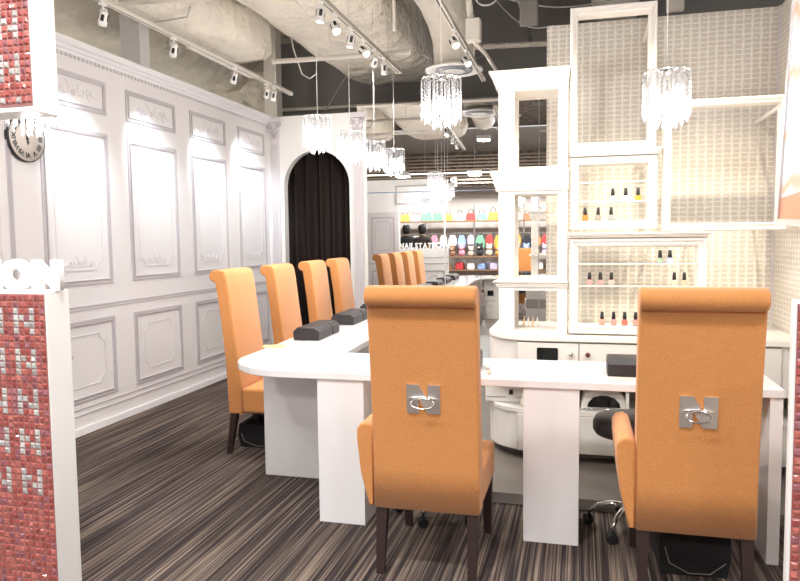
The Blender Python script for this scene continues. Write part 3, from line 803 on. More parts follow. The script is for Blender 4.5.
# ------------------------------------------------ nail polish bottles
def polish(x, y, z, colname, c, lb, clear=False):
    t = thing('nail_polish_bottle', lb, 'nail polish', (x, y, z), 0, 'nail polish bottles on the display frames')
    b = MB(); b.prism([(-.015, 0), (.015, 0), (.0165, .004), (.0165, .024), (.012, .031), (-.012, .031), (-.0165, .024), (-.0165, .004)], -.012, .012, lambda u, v, d: (u, d, v), bev=.002)
    b.build('bottle', cm(colname, c, .15), t)
    b = MB(); b.lathe([(.010, .031), (.0115, .034), (.0100, .055), (.0085, .073), (.007, .075)], seg=12); b.build('cap', M['black'], t)
    return t
pk = (.62, .30, .27)
rows = [
 (4.30, 1.6075, [(.181, 'clear', (.72, .68, .60), 'clear polish bottle, left one on the glass shelf of the small frame'), (.253, 'clear', (.72, .68, .60), 'clear polish bottle, middle one on the glass shelf of the small frame'), (.322, 'gold', (.50, .27, .04), 'golden yellow polish bottle at the right of the small frame shelf')]),
 (4.272, 1.497, [(.024, 'amber', (.55, .20, .05), 'amber polish bottle on the bottom edge of the small frame'), (.098, 'greybrown', (.30, .26, .22), 'grey-brown polish bottle on the bottom edge between amber and grey ones'), (.171, 'slate', (.28, .31, .30), 'slate grey polish bottle on the bottom edge of the small frame')]),
 (4.30, 1.2435, [(.448, 'sage', (.33, .44, .33), 'sage green polish bottle on the upper shelf of the large low frame'), (.502, 'periwinkle', (.42, .47, .72), 'pale blue polish bottle beside the sage green one')]),
 (4.30, 1.1135, [(.053, 'rose', (.66, .30, .27), 'rose polish bottle, left of three on the middle shelf of the large low frame'), (.115, 'mauve', (.56, .29, .28), 'mauve pink polish bottle, middle of three on the middle shelf'), (.178, 'blush', (.74, .40, .37), 'blush pink polish bottle, right of three on the middle shelf'), (.528, 'nude', (.70, .55, .42), 'nude polish bottle on the middle shelf below the sage green one'), (.582, 'sand', (.68, .48, .32), 'sandy polish bottle at the right end of the middle shelf')]),
 (4.272, .8815, [(.126, 'salmon', (.70, .33, .26), 'salmon polish bottle first on the bottom edge of the large low frame'), (.192, 'dustypink', (.62, .32, .28), 'dusty pink polish bottle second on the bottom edge of the large low frame'), (.254, 'brick', (.55, .17, .13), 'brick pink polish bottle third on the bottom edge of the large low frame'), (.315, 'coral', (.85, .30, .26), 'coral polish bottle at the chair edge on the bottom of the large low frame')])]
for y_, z_, items in rows:
    for x_, n_, c_, lb in items: polish(x_, y_, z_, n_, c_, lb)
for k, x_ in enumerate((-.345, -.318, -.290, -.262)):
    b = MB(); b.lathe([(.007, 0), (.008, .01), (.006, .035), (.0045, .05), (.002, .062)], seg=10)
    o = b.build('nail_sample_stick', cm('tip%d' % (k % 2), ((.80, .55, .35), (.85, .78, .70))[k % 2]))
    tag(o, ['peach', 'white', 'tan', 'ivory'][k]+' nail sample stick standing in the lower tower box, '+['first', 'second', 'third', 'fourth'][k]+' from its left post', 'nail sample', 'nail samples in the tower', loc=(x_, 4.45, .8365))

# ================================================================== STOOLS
def stool(label, loc, rz):
    t = thing('rolling_stool', label, 'stool', loc, rz, 'black rolling stools behind the counter')
    b = MB(); b.lathe([(.10, .465), (.165, .470), (.176, .49), (.176, .52), (.165, .545), (.12, .557), (.001, .56)], seg=32); b.build('seat', M['bleather'], t)
    b = MB(); b.lathe([(.028, .10), (.028, .27), (.018, .271), (.018, .46), (.06, .465), (.001, .466)], seg=14); b.build('gas_lift', M['chrome'], t)
    b = MB()
    for k in range(5):
        a = 2*PI*k/5; c, s_ = math.cos(a), math.sin(a)
        b.tube([(.02*c, .02*s_, .115), (.09*c, .09*s_, .118), (.15*c, .15*s_, .10), (.19*c, .19*s_, .066)], [.018, .015, .012, .010], 8)
    b.build('star_base', M['chrome'], t)
    for k in range(5):
        a = 2*PI*k/5; c, s_ = math.cos(a), math.sin(a)
        b = MB(); rot = Matrix.Translation((.195*c, .195*s_, .026)) @ Matrix.Rotation(a+.6, 4, 'Z') @ Matrix.Rotation(PI/2, 4, 'Y')
        for off in (-.016, .008):
            b.lathe([(.02, off), (.026, off+.001), (.026, off+.011), (.02, off+.012)], seg=14, mat=rot)
        b.tube([(.19*c, .19*s_, .07), (.195*c, .195*s_, .03)], .008, 8)
        b.build('caster', M['black'], t)
    return t
s0 = stool('black round rolling stool with chrome base beside the right-hand chair arm', (.238, 3.40, 0), R(-118))
dup(s0, (-.70, 3.40, 0), R(-100), 'black rolling stool mostly hidden behind the left front chair')

# ================================================================== baskets and bags under chairs
def basket(name, label, loc, rz, w, d, h):
    t = thing(name, label, 'bag', loc, rz)
    b = MB(); V = []
    for z, k in ((0, .92), (h*.5, 1.0), (h, .96), (h-.01, .88), (.02, .84)):
        V.append([b.bm.verts.new((sx*w/2*k, sy*d/2*k, z)) for sx, sy in ((-1, -1), (1, -1), (1, 1), (-1, 1))])
    for A_, B_ in zip(V, V[1:]):
        for k in range(4): b.bm.faces.new((A_[k], A_[(k+1) % 4], B_[(k+1) % 4], B_[k]))
    b.bm.faces.new(V[0]); b.bm.faces.new(V[-1])
    b.build('body', M['blackcloth'], t)
    b = MB(); b.tube([(-w*.42, -d*.52, h*.62), (-w*.36, -d*.54, h*.30), (-w*.1, -d*.56, h*.12), (w*.2, -d*.56, h*.13), (w*.42, -d*.52, h*.35)], .0022, 6); b.build('handle_cord', M['gap'], t)
    return t
basket('storage_basket', 'black cloth basket with a grey cord handle on the carpet under the right-hand chair', (.455, 3.12, 0), .05, .28, .30, .20)
basket('storage_basket', 'black cloth basket under the nearest wall-side chair beside the counter leg', run(.30, .24), A, .36, .30, .16)

# ================================================================== CHANDELIERS
def chandelier(label, loc, top=1.2, big=True):
    t = thing('crystal_chandelier', label, 'chandelier', loc, 0, 'crystal chandeliers hung over the counter')
    r = .098; H_ = .235
    b = MB(); b.tube([(0, 0, H_), (0, 0, H_+top)], .0022, 6); b.lathe([(.03, H_+top), (.03, H_+top+.02), (.001, H_+top+.025)], seg=14); b.build('hanging_cord', M['cord'], t)
    b = MB()
    for k in range(16):
        a = 2*PI*k/16
        b.tube([(0, 0, H_+.005), (.5*r*math.cos(a), .5*r*math.sin(a), H_+.012), (.9*r*math.cos(a), .9*r*math.sin(a), H_+.008), (r*math.cos(a), r*math.sin(a), H_-.006)], .0018, 5)
    b.lathe([(.022, H_-.01), (.026, H_), (.012, H_+.015), (.001, H_+.02)], seg=12)
    b.tube([(r*.72*math.cos(2*PI*k/24), r*.72*math.sin(2*PI*k/24), H_+.004) for k in range(24)], .002, 5, closed=True)
    b.build('crown_frame', M['chrome'], t)
    b = MB()
    def bead(x, y, z, s_, h_):
        v = [b.bm.verts.new(p) for p in ((x+s_, y, z), (x, y+s_, z), (x-s_, y, z), (x, y-s_, z))]
        tp = b.bm.verts.new((x, y, z+h_)); bt = b.bm.verts.new((x, y, z-h_))
        for k in range(4):
            b.bm.faces.new((v[k], v[(k+1) % 4], tp)); b.bm.faces.new((v[(k+1) % 4], v[k], bt))
    for rr, nn, zb in ((r, 16, .035), (r*.72, 12, .02), (r*.42, 7, .0)):
        for k in range(nn):
            a = 2*PI*(k+.5*(nn == 12))/nn; x, y = rr*math.cos(a), rr*math.sin(a); z = H_-.012; off = random.uniform(0, .012)
            while z > zb+.03+off:
                bead(x, y, z, .0062, .0095); z -= .0185
            bead(x, y, z-.012, .007, .022)
    b.build('crystal_strings', M['crystal'], t)
    b = MB(); b.lathe([(.001, .065), (.018, .072), (.026, .095), (.022, .125), (.012, .145), (.001, .15)], seg=14); b.build('bulb', M['bulb'], t)
    li = bpy.data.lights.new('chandelier_glow', 'POINT'); li.energy = 18; li.shadow_soft_size = .05; li.color = (1, .97, .94)
    lo_ = bpy.data.objects.new('glow_light', li); col.objects.link(lo_); lo_.parent = t; lo_.location = (0, 0, .03)
    return t
ch = chandelier('large near crystal chandelier hanging above the front counter left of the display tower', (-.675, 3.45, 1.955))
dup(ch, (.362, 3.32, 1.885), 0, 'crystal chandelier hanging before the wallpaper wall and wide empty frame')
for (x, y), lb in zip(((-1.744, 4.52), (-1.755, 5.24), (-1.735, 5.84), (-1.70, 6.37)),
        ('crystal chandelier hanging over the arch top, nearest of the row above the left counter',
         'crystal chandelier at the right side of the archway, second above the left counter',
         'crystal chandelier just right of the archway wall, third above the left counter',
         'crystal chandelier furthest along the left counter, hanging before the mirror')):
    dup(ch, (x, y, 2.0), 0, lb)
dup(ch, (-2.36, 2.62, 1.885), 0, 'crystal chandelier glimpsed under the mosaic fascia in front of the clock')

# ================================================================== TRACKS AND SPOTS
def spot_fix(label, loc, aim, lit=True, energy=0, cone=50, colr=(1, .95, .88), blend=.6, size=.03):
    """hangs from the track: bracket on top, head aimed"""
    t = thing('track_spotlight', label, 'spotlight', loc, 0, 'white track spotlights'); t.scale = (.8, .8, .8)
    b = MB(); b.box(-.018, .018, -.035, .035, -.022, 0, bev=.004); b.tube([(0, 0, -.02), (0, 0, -.05)], .007, 8)
    b.tube([(-.038, 0, -.11), (-.040, 0, -.08), (-.03, 0, -.052), (.03, 0, -.052), (.040, 0, -.08), (.038, 0, -.11)], .004, 6)
    b.build('bracket', M['spot'], t)
    d = (Vector(aim)-(Vector(loc)+Vector((0, 0, -.12)))).normalized()
    q = Vector((0, 0, -1)).rotation_difference(d).to_matrix().to_4x4()
    mt = Matrix.Translation((0, 0, -.115)) @ q
    b = MB(); b.lathe([(.001, .055), (.024, .052), (.032, .035), (.034, .0), (.036, -.05), (.036, -.062), (.031, -.062), (.031, -.05), (.001, -.05)], seg=18, mat=mt); hd = b.build('lamp_head', M['spot'], t)
    b = MB()
    for k in range(4):
        a = 2*PI*k/4+.4
        b.box(-.013, .013, .0315, .0365, -.02, .034, bev=.003, mat=mt @ Matrix.Rotation(a, 4, 'Z'))
    b.build('vent_slot', M['black'], hd)
    b = MB(); b.lathe([(.030, -.0605), (.030, -.057), (.001, -.057)], seg=18, mat=mt); b.build('lens', M['lens'] if lit else M['lensoff'], hd)
    if energy:
        li = bpy.data.lights.new('spot_beam', 'SPOT'); li.energy = energy; li.spot_size = R(cone); li.spot_blend = blend; li.color = colr; li.shadow_soft_size = size
        lo_ = bpy.data.objects.new('beam_light', li); col.objects.link(lo_); lo_.parent = t
        lo_.matrix_local = Matrix.Translation(Vector((0, 0, -.115))+d*.075) @ Vector((0, 0, -1)).rotation_difference(d).to_matrix().to_4x4()
    return t
def track(label, p0, p1, hangers=(), top=3.28):
    p0, p1 = Vector(p0), Vector(p1); c = (p0+p1)/2; L_ = (p1-p0).length
    t = thing('lighting_track', label, 'lighting track', c, math.atan2((p1-p0).y, (p1-p0).x))
    b = MB(); b.box(-L_/2, L_/2, -.019, -.006, 0, .032); b.box(-L_/2, L_/2, .006, .019, 0, .032); b.box(-L_/2, L_/2, -.019, .019, .02, .034)
    b.box(-L_/2-.02, -L_/2, -.021, .021, -.002, .036); b.box(L_/2, L_/2+.02, -.021, .021, -.002, .036); b.build('rail', M['track'], t)
    b = MB(); b.box(-L_/2, L_/2, -.005, .005, .002, .019); b.build('slot', M['trackslot'], t)
    for h in hangers:
        b = MB(); b.tube([(h, 0, .03), (h, 0, top-c.z)], .005, 6); b.build('hanger_rod', M['pipe'], t)
    return t
TZ = 2.93
track('long white lighting track in front of the panelled wall', (-2.97, 3.0, TZ), (-2.98, 6.95, TZ), (-1.6, -.05, 1.6), 3.08)
b = MB(); b.box(.05, 1.15, .022, .06, -.002, .045, bev=.004); b.build('power_feed', M['track'], [o for o in bpy.data.objects if o.name.startswith('lighting_track')][-1])
track('white lighting track with six spotlights above the left counter', (-1.62, 3.0, TZ), (-1.64, 6.35, TZ), (-1.2, .2, 1.3))
track('white lighting track above the large near chandelier', (-.90, 3.6, TZ), (-.93, 6.9, TZ), (-1.0, 1.0), 3.36)
track('crosswise white lighting track running towards the panelled wall', (-2.66, 5.88, TZ+.05), (-1.44, 5.93, TZ+.05), (-.1,), 3.28)
wl_y = [3.95, 4.75, 5.70, 6.36, 6.52]
tgt = [4.31, 5.25, 6.18, 7.08, 6.9]
names = ['nearest the mosaic fascia', 'second from the mosaic fascia', 'third from the mosaic fascia', 'left of the close pair at the track end', 'right of the close pair at the track end']
for i, (y, ty) in enumerate(zip(wl_y, tgt)):
    spot_fix('white spotlight on the wall-side track, '+names[i], (-2.97-.005*i/4, y, TZ-.001), (WX, ty, 1.95 if i < 4 else 1.0), energy=(88, 92, 95, 95, 0)[i], cone=50, colr=(.80, .92, 1.0), blend=1., size=.02)
cn = ['first', 'second', 'third', 'fourth', 'fifth', 'sixth']
aims = [(-1.9, 4.2, .7), (-.6, 3.3, .7), (-2.2, 5.0, .6), (.2, 4.2, 1.2), (-2.7, 7.4, 1.7), (-1.7, 6.2, .7)]
for i, y in enumerate((4.29, 4.565, 4.90, 5.20, 5.507, 5.78)):
    spot_fix('white spotlight above the left counter, '+cn[i]+' from the near end of its row of six', (-1.62, y, TZ-.001), aims[i], lit=i in (1, 3, 5), energy=80, cone=75)
spot_fix('white spotlight on the track left of the round ceiling diffuser', (-.912, 5.16, TZ-.001), (-.2, 4.3, 1.6), energy=22, cone=80)
spot_fix('white spotlight on the track right below the round ceiling diffuser', (-.917, 5.74, TZ-.001), (.3, 4.5, 1.4), lit=False, energy=18, cone=80)
t_ = track('white lighting track high above the front counter and chairs', (-.3, 3.3, 3.15), (1.1, 3.3, 3.15), (-.5, .5), 4.3)
for i, x in enumerate((-.15, .4, .9)):
    spot_fix('white spotlight above the front counter aimed at the display frames, '+cn[i]+' from the tower side', (x, 3.3, 3.149), (x*.75+.02, 4.9, (.95, 1.0, 1.1)[i]), energy=120, cone=48, colr=(1, .86, .64), blend=1.)

# ================================================================== CEILING SERVICES
def lumpy(x0, x1, y0, y1, z0, z1, n=14, amp=.035, seed=1, round_=.18):
    """a wrapped rectangular duct: subdivided box with rounded corners and wrinkles"""
    rnd = random.Random(seed); b = MB(); rings = []
    hw, hz = (x1-x0)/2, (z1-z0)/2; cx, cz = (x0+x1)/2, (z0+z1)/2
    K = 28
    ph = [rnd.uniform(0, 6) for _ in range(8)]
    for i in range(n+1):
        y = y0+(y1-y0)*i/n; e = 1.0
        if i in (0, n): e = .86
        ring = []
        for k in range(K):
            a = 2*PI*k/K; c, s_ = math.cos(a), math.sin(a)
            p = 5.0
            rr = (abs(c)**p+abs(s_)**p)**(-1/p)
            w = 1+amp*(math.sin(i*1.3+k*.9+ph[0])*.5+math.sin(i*.57-k*1.7+ph[1])*.5+math.sin(k*2.3+ph[2])*.3)
            ring.append(b.bm.verts.new((cx+hw*rr*c*e*w, y, cz+hz*rr*s_*e*w)))
        rings.append(ring)
    for A_, B_ in zip(rings, rings[1:]):
        for k in range(K):
            b.bm.faces.new((A_[k], A_[(k+1) % K], B_[(k+1) % K], B_[k])).smooth = True
    b.bm.faces.new(rings[0]).smooth = False; b.bm.faces.new(rings[-1])
    return b
o = lumpy(-2.80, -1.66, 1.6, 8.6, 3.30, 3.95, n=34, amp=.035, seed=3).build('insulated_duct', M['duct'], org=(-2.2, 4.8, 3.3))
tag(o, 'broad cream wrapped ceiling duct running back above the left counter', 'duct', loc=(-2.2, 4.8, 3.3))
dd = thing('insulated_duct', 'shorter cream wrapped duct ending above the arch, left of the broad one', 'duct', (-3.4, 4.4, 3.1))
lumpy(-3.36, -2.86, 2.9, 6.35, 3.10, 3.75, n=22, amp=.05, seed=8).build('wrapped_body', M['duct'], dd, (-3.4, 4.4, 3.1))
for y in (3.6, 4.8, 6.1):
    b = MB(); b.tube([(-3.37, y, 3.14), (-3.35, y, 3.085), (-3.1, y+.01, 3.075), (-2.88, y, 3.085), (-2.85, y, 3.16)], .006, 6); b.build('strap', M['cordgrey'], dd, (-3.4, 4.4, 3.1))
o = lumpy(-5.3, -4.0, .5, 8.3, 3.25, 4.1, n=20, amp=.03, seed=5).build('fireproofed_beam', M['insul'], org=(-4.9, 4.4, 3.35))
tag(o, 'wide grey-brown fireproofed beam above and beyond the panelled wall', 'beam', loc=(-4.9, 4.4, 3.35)); o['kind'] = 'structure'
o = lumpy(-8.6, -5.40, .5, 8.3, 3.0, 4.1, n=20, amp=.03, seed=6).build('fireproofed_beam', M['insul'], org=(-7.2, 4.4, 3.0))
tag(o, 'outer grey-brown fireproofed beam beyond the panelled wall', 'beam', loc=(-7.2, 4.4, 3.0)); o['kind'] = 'structure'
# flexible round duct with elbow and diffuser
rd = thing('round_duct', 'round cream ceiling duct bending down into the round diffuser', 'duct', (-1.2, 5, 3.3)); og = (-1.2, 5, 3.3)
b = MB(); b.tube([(-1.33, 2.0, 3.62), (-1.32, 3.5, 3.62), (-1.30, 4.8, 3.62), (-1.26, 5.8, 3.60), (-1.22, 6.2, 3.54), (-1.18, 6.42, 3.40), (-1.15, 6.48, 3.22), (-1.14, 6.48, 3.0)], [.21, .21, .21, .21, .205, .20, .19, .19], 24)
b.build('duct_tube', M['ductround'], rd, og)
for y in (3.2, 4.2, 5.2):
    b = MB(); b.tube([(-1.30+.215*math.cos(2*PI*k/24), y, 3.62+.215*math.sin(2*PI*k/24)) for k in range(24)], .007, 6, closed=True); b.build('clamp_band', M['cordgrey'], rd, og)
df = thing('ceiling_diffuser', 'round white ceiling air diffuser above the large near chandelier', 'air vent', (-1.14, 6.45, 2.93))
b = MB(); b.lathe([(.16, .07), (.19, .05), (.265, .02), (.268, .008), (.24, .0), (.19, .022), (.001, .03)], seg=36); b.build('outer_ring', M['spot'], df)
b = MB(); b.lathe([(.17, .012), (.172, .004), (.13, .02), (.001, .024)], seg=30); b.build('middle_cone', pmat('diffuser_grey', (.35, .36, .40), .4), df)
b = MB(); b.lathe([(.10, .004), (.102, -.002), (.07, .004), (.001, .008)], seg=30); b.build('inner_cone', M['spot'], df)
# second big round duct further back to the right of the mirror reflection line
o = MB(); o.tube([(.25, 5.3, 3.85), (.3, 6.4, 3.85), (.35, 8.6, 3.85)], .24, 22); o = o.build('round_duct', M['ductround'], org=(.3, 6.5, 3.85))
tag(o, 'round cream duct high beyond the wallpaper wall top', 'duct', loc=(.3, 6.5, 3.85))
# pipes
def pipe(label, pts, r, m=None, name='ceiling_pipe', cat='pipe'):
    c = sum((Vector(p) for p in pts), Vector())/len(pts)
    b = MB(); b.tube(pts, r, 10); o = b.build(name, m or M['pipe'], org=c); tag(o, label, cat, loc=c); return o
pipe('slim white pipe running across the dark back wall above the arch', [(-4.2, 8.45, 3.08), (-.4, 8.45, 3.05)], .022)
pipe('white pipe crossing high in front of the shorter wrapped duct', [(-3.1, 4.3, 3.05), (-2.0, 4.42, 3.05)], .022)
pipe('vertical hanger pipe dropping beside the broad wrapped duct', [(-1.40, 5.3, 3.0), (-1.40, 5.3, 4.3)], .012)
pipe('thin white conduit bending beside the round duct', [(-.80, 3.2, 3.3), (-.80, 4.6, 3.28), (-.78, 5.0, 3.1), (-.77, 5.05, 2.95)], .024)
cbx = thing('junction_box', 'white junction box on the conduit above the near lighting track', 'electrical box', (-.75, 5.05, 2.80))
b = MB(); b.box(-.05, .05, -.05, .05, 0, .15, bev=.004); b.build('box', M['pipe'], cbx)
b = MB(); b.tube([(0, 0, 0), (.05, .3, -.02), (.07, .8, -.03)], .014, 8); b.build('conduit_arm', M['pipe'], cbx)
# loose cables
rnd = random.Random(4)
def cable(label, pts, r=.006, m=None): return pipe(label, pts, r, m or M['cordgrey'], 'ceiling_cable', 'cable')
def sag(p, q, s, n=10):
    p, q = Vector(p), Vector(q); return [tuple(p.lerp(q, k/n)-Vector((0, 0, s*math.sin(PI*k/n)))) for k in range(n+1)]
cable('grey cable sagging across the dark soffit above the display tower', sag((-.75, 6.2, 3.5), (.35, 6.4, 3.45), .10))
cable('grey cable drooping beside the grey box above the display tower', sag((-.8, 6.6, 3.62), (-.25, 6.5, 3.28), .12))
cable('pale cable loop hanging from the spotlight track above the left counter', [(-1.9, 4.6, 3.3), (-1.92, 4.6, 3.05), (-1.86, 4.6, 2.98), (-1.80, 4.6, 3.05), (-1.80, 4.6, 3.35)], .005, M['cord'])
cable('pale cable dropping between the two wrapped ducts', [(-2.82, 6.55, 3.6), (-2.78, 6.58, 3.3), (-2.70, 6.6, 3.05), (-2.62, 6.6, 3.0), (-2.55, 6.62, 3.05)], .006, M['cord'])
cable('thin diagonal cable on the dark back wall above the arch', [(-3.1, 8.3, 3.0), (-2.75, 8.3, 3.5), (-2.6, 8.3, 4.0)], .008)
cable('grey cable trailing from the crosswise track to the near track', sag((-1.58, 6.9, 3.25), (-1.0, 7.4, 3.3), .10))
pipe('dark pipe running crosswise under the soffit behind the near track', [(-1.3, 7.6, 3.45), (.9, 7.7, 3.42)], .03, M['insul'])
pipe('slim grey pipe running back under the soffit beside the round duct', [(-.62, 4.2, 3.75), (-.58, 8.4, 3.7)], .025, M['cordgrey'])
cable('pale looped cable hung over the soffit pipe above the tower', [(-.78+.09*math.cos(2*PI*k/16), 6.0, 3.42+.07*math.sin(2*PI*k/16)) for k in range(16)], .007, M['cord'])
sx_ = thing('ceiling_speaker', 'grey box speaker hung under the dark soffit above the display tower', 'speaker', (-.42, 5.9, 3.12))
b = MB(); b.box(-.07, .07, -.06, .06, 0, .20, bev=.01, mat=Matrix.Rotation(R(18), 4, 'X')); b.build('cabinet', M['backg'], sx_)
b = MB(); b.tube([(0, 0, .2), (0, 0, 1.12)], .008, 6); b.build('drop_rod', M['cordgrey'], sx_)
jb = MB(); jb.box(-.06, .06, -.03, .03, 0, .16, bev=.004); tag(jb.build('electrical_panel', M['pipe']), 'white electrical box above the wallpaper wall right of the tall frame', 'electrical box', loc=(.66, 5.6, 3.05))
jb = MB(); jb.tube([(.66, 5.6, 3.2), (.66, 5.6, 4.3)], .012, 6); tag(jb.build('hanger_pipe', M['cordgrey'], org=(.66, 5.6, 3.2)), 'grey hanger rod holding the white box above the wallpaper wall', 'pipe', loc=(.66, 5.6, 3.2))
# soffit joists (dark steel), spray texture
for i, y in enumerate((2.6, 4.2, 5.9, 7.4)):
    b = MB(); b.box(-2.0, 4.9, -.06, .06, 0, .03); b.box(-2.0, 4.9, -.01, .01, .03, .22); b.box(-2.0, 4.9, -.06, .06, .22, .25)
    o = b.build('ceiling_joist', M['insul']); o.location = (0, y, 4.03); struct(o)
# columns
b = MB(); b.box(-3.87, -3.68, 5.36, 5.50, 0, 4.3); struct(b.build('column', M['wall']), 'square white column behind the panelled wall')
b = MB(); b.box(-3.75, -3.59, 7.95, 8.11, 0, 4.3); struct(b.build('column', M['pipe']), 'square column behind the wall corner')

# square lamp; the five over the corridor are added fill for the shop
def square_lamp(label, x, y, z=3.6, w=.26, d=.26, e=60, colr=(1, .985, .97), top=4.3):
    t = thing('square_lamp', label, 'ceiling lamp', (x, y, z), 0, 'square lamps over the mall corridor')
    b = MB(); b.box(-w/2-.03, w/2+.03, -d/2-.03, d/2+.03, .02, .10, bev=.005); b.build('lamp_housing', M['spot'], t)
    b = MB(); b.box(-w/2, w/2, -d/2, d/2, .006, .019); b.build('diffuser_plate', M['panel'], t)
    b = MB(); b.tube([(0, 0, .1), (0, 0, top-z)], .006, 6); b.build('hanger_rod', M['steel'], t)
    li = bpy.data.lights.new('lamp_area', 'AREA'); li.shape = 'RECTANGLE'; li.size = w; li.size_y = d; li.energy = e; li.color = colr
    lo_ = bpy.data.objects.new('lamp_light', li); col.objects.link(lo_); lo_.parent = t; lo_.location = (0, 0, 0)
    return t
for i, (x, y, e) in enumerate(((-2.6, 1.2, 52), (-.9, 1.2, 44), (1.6, 1.2, 32), (-1.5, -.8, 34), (1.5, -.8, 30))):
    square_lamp('square added fill lamp over the mall corridor, '+cn[i]+' of five before the shopfront', x, y, e=e)
def pendant(label, x, y, z, e, top):  # added out of sight behind the wall to light the dark ceiling insulation
    t = thing('unseen_fill_lamp', label, 'fill lamp', (x, y, z), 0, 'unseen fill lamps beyond the panelled wall')
    b = MB(); b.lathe([(.001, -.12), (.07, -.10), (.115, -.04), (.12, .0), (.11, .05), (.07, .10), (.02, .12)], seg=20); b.build('globe', M['lensoff'], t)
    b = MB(); b.tube([(0, 0, .12), (0, 0, top-z)], .005, 6); b.build('cord', M['cord'], t)
    li = bpy.data.lights.new('globe_glow', 'POINT'); li.energy = e; li.shadow_soft_size = .13; li.color = (1, .95, .86)
    lo_ = bpy.data.objects.new('globe_light', li); col.objects.link(lo_); lo_.parent = t; lo_.location = (0, 0, .3)
for i, (x, y) in enumerate(((-5.0, 3.4), (-5.0, 5.4), (-5.0, 7.3))):
    pendant('unseen opal fill globe beyond the panelled wall, '+cn[i]+' of three', x, y, 2.1, 19, 3.0)

# ================================================================== OPPOSITE SHOP (seen in the mirror)
SY = -2.9
b = MB(); b.box(-5.6, 3, SY-.75, SY-.65, 0, 4.3); struct(b.build('wall_opposite', M['shopwall']), 'back wall of the shop across the corridor')
b = MB(); b.box(-5.6, 5, -5.0, 2.0, -.075, -.055); struct(b.build('floor_corridor', M['vinyl']))
lv = thing('louvred_fascia', 'brown louvred fascia with a white letter above the opposite shop', 'fascia', (-1.5, SY+.3, 2.75)); og = (-1.5, SY+.3, 2.75)
b = MB()
for k in range(9): b.box(-5.5, 3, SY+.24, SY+.30, 2.78+.085*k, 2.82+.085*k)
b.build('louvre_slats', M['slat'], lv, og)
b = MB(); b.box(-5.5, 3, SY+.10, SY+.14, 2.72, 3.6); b.build('fascia_board', M['soffit'], lv, og)
b = MB(); b.box(-5.5, 3, SY+.30, SY+.34, 3.04, 3.07); b.build('light_strip', M['lensoff'], lv, og)
o = text_mesh('letter', 'P', .34, .02, M['boxwhite'], offset=.012, parent=lv, M4=Matrix.Rotation(PI, 4, 'Z') @ M_up); o.location = (-2.35+1.5, .06, .02-.05)
sh = thing('shop_shelving', 'long wooden shelf unit across the corridor stacked with toys and hats', 'shelving', (-2, SY-.2, 0)); og = (-2, SY-.2, 0)
SZ = [.10, .58, .93, 1.86]
for z in SZ:
    b = MB(); b.box(-4.5, .8, SY-.45, SY, z-.03, z); b.build('shelf_board', M['shelfwood'], sh, og)
b = MB(); b.box(-4.5, .8, SY-.2, SY-.18, 1.52, 1.54); b.build('hanging_rail', M['mtl'], sh, og)
for x in (-4.5, -3.2, -1.9, -.6, .8):
    b = MB(); b.box(x-.02, x+.02, SY-.45, SY-.42, 0, 2.3); b.build('upright', M['mtl'], sh, og)
pal = [('pink', (.80, .32, .42)), ('white', (.85, .84, .82)), ('yellow', (.85, .65, .15)), ('red', (.60, .06, .06)), ('black', (.03, .03, .035)), ('blue', (.30, .45, .80)), ('brown', (.32, .16, .08)), ('lavender', (.62, .55, .80)), ('orange', (.85, .38, .08)), ('cream', (.80, .72, .60)), ('green', (.20, .45, .30))]
rnd = random.Random(11)
def sp_(b, c, r, sq=1., seg=10):
    n = 6; b.lathe([(r*math.sin(PI*k/n), -r*sq*math.cos(PI*k/n)) for k in range(n+1)], c=c, seg=seg)
def soft_toy(cname, c):
    t = thing('soft_toy', '', 'toy')
    b = MB(); sp_(b, (0, 0, .10), .10, 1.0); b.build('body', cm(cname, c, .9), t)
    b = MB(); sp_(b, (0, .02, .25), .085); sp_(b, (-.06, .02, .33), .03); sp_(b, (.06, .02, .33), .03); b.build('head', cm(cname, c, .9), t)
    b = MB(); sp_(b, (0, .10, .23), .03, .8); b.build('muzzle', cm('cream', (.8, .72, .6), .9), t)
    return t
def handbag(cname, c):
    t = thing('handbag', '', 'bag')
    b = MB(); b.prism([(-.13, 0), (.13, 0), (.11, .17), (.08, .2), (-.08, .2), (-.11, .17)], -.04, .04, lambda u, v, d: (u, d, v), bev=.01); b.build('body', cm(cname, c, .5), t)
    b = MB(); b.tube([(-.07, 0, .19), (-.06, 0, .27), (0, 0, .31), (.06, 0, .27), (.07, 0, .19)], .008, 6); b.build('handle', M['wood'], t)
    return t
def hat(cname, c):
    b = MB(); b.lathe([(.13, 0), (.13, .008), (.085, .014), (.08, .07), (.05, .10), (.001, .105)], seg=18)
    return b.build('sun_hat', cm(cname, c, .8))
def towel(cname, c):
    b = MB(); b.prism([(-.09, 0), (.09, 0), (.10, .03), (.10, .14), (.08, .17), (-.08, .17), (-.10, .14), (-.10, .03)], -.12, .10, lambda u, v, d: (u, d, v), bev=.02)
    return b.build('folded_blanket', cm(cname, c, .9))
def garment(cname, c):
    t = thing('hanging_pouch', '', 'pouch')
    b = MB(); b.prism([(-.10, -.36), (.10, -.36), (.12, -.2), (.06, -.05), (-.06, -.05), (-.12, -.2)], -.025, .025, lambda u, v, d: (u, d, v), bev=.01); b.build('pouch_body', cm(cname, c, .8), t)
    b = MB(); b.tube([(0, 0, -.05), (0, 0, -.005), (.012, 0, .008), (0, 0, .018), (-.01, 0, .008)], .003, 5); b.build('hook', M['mtl'], t)
    return t
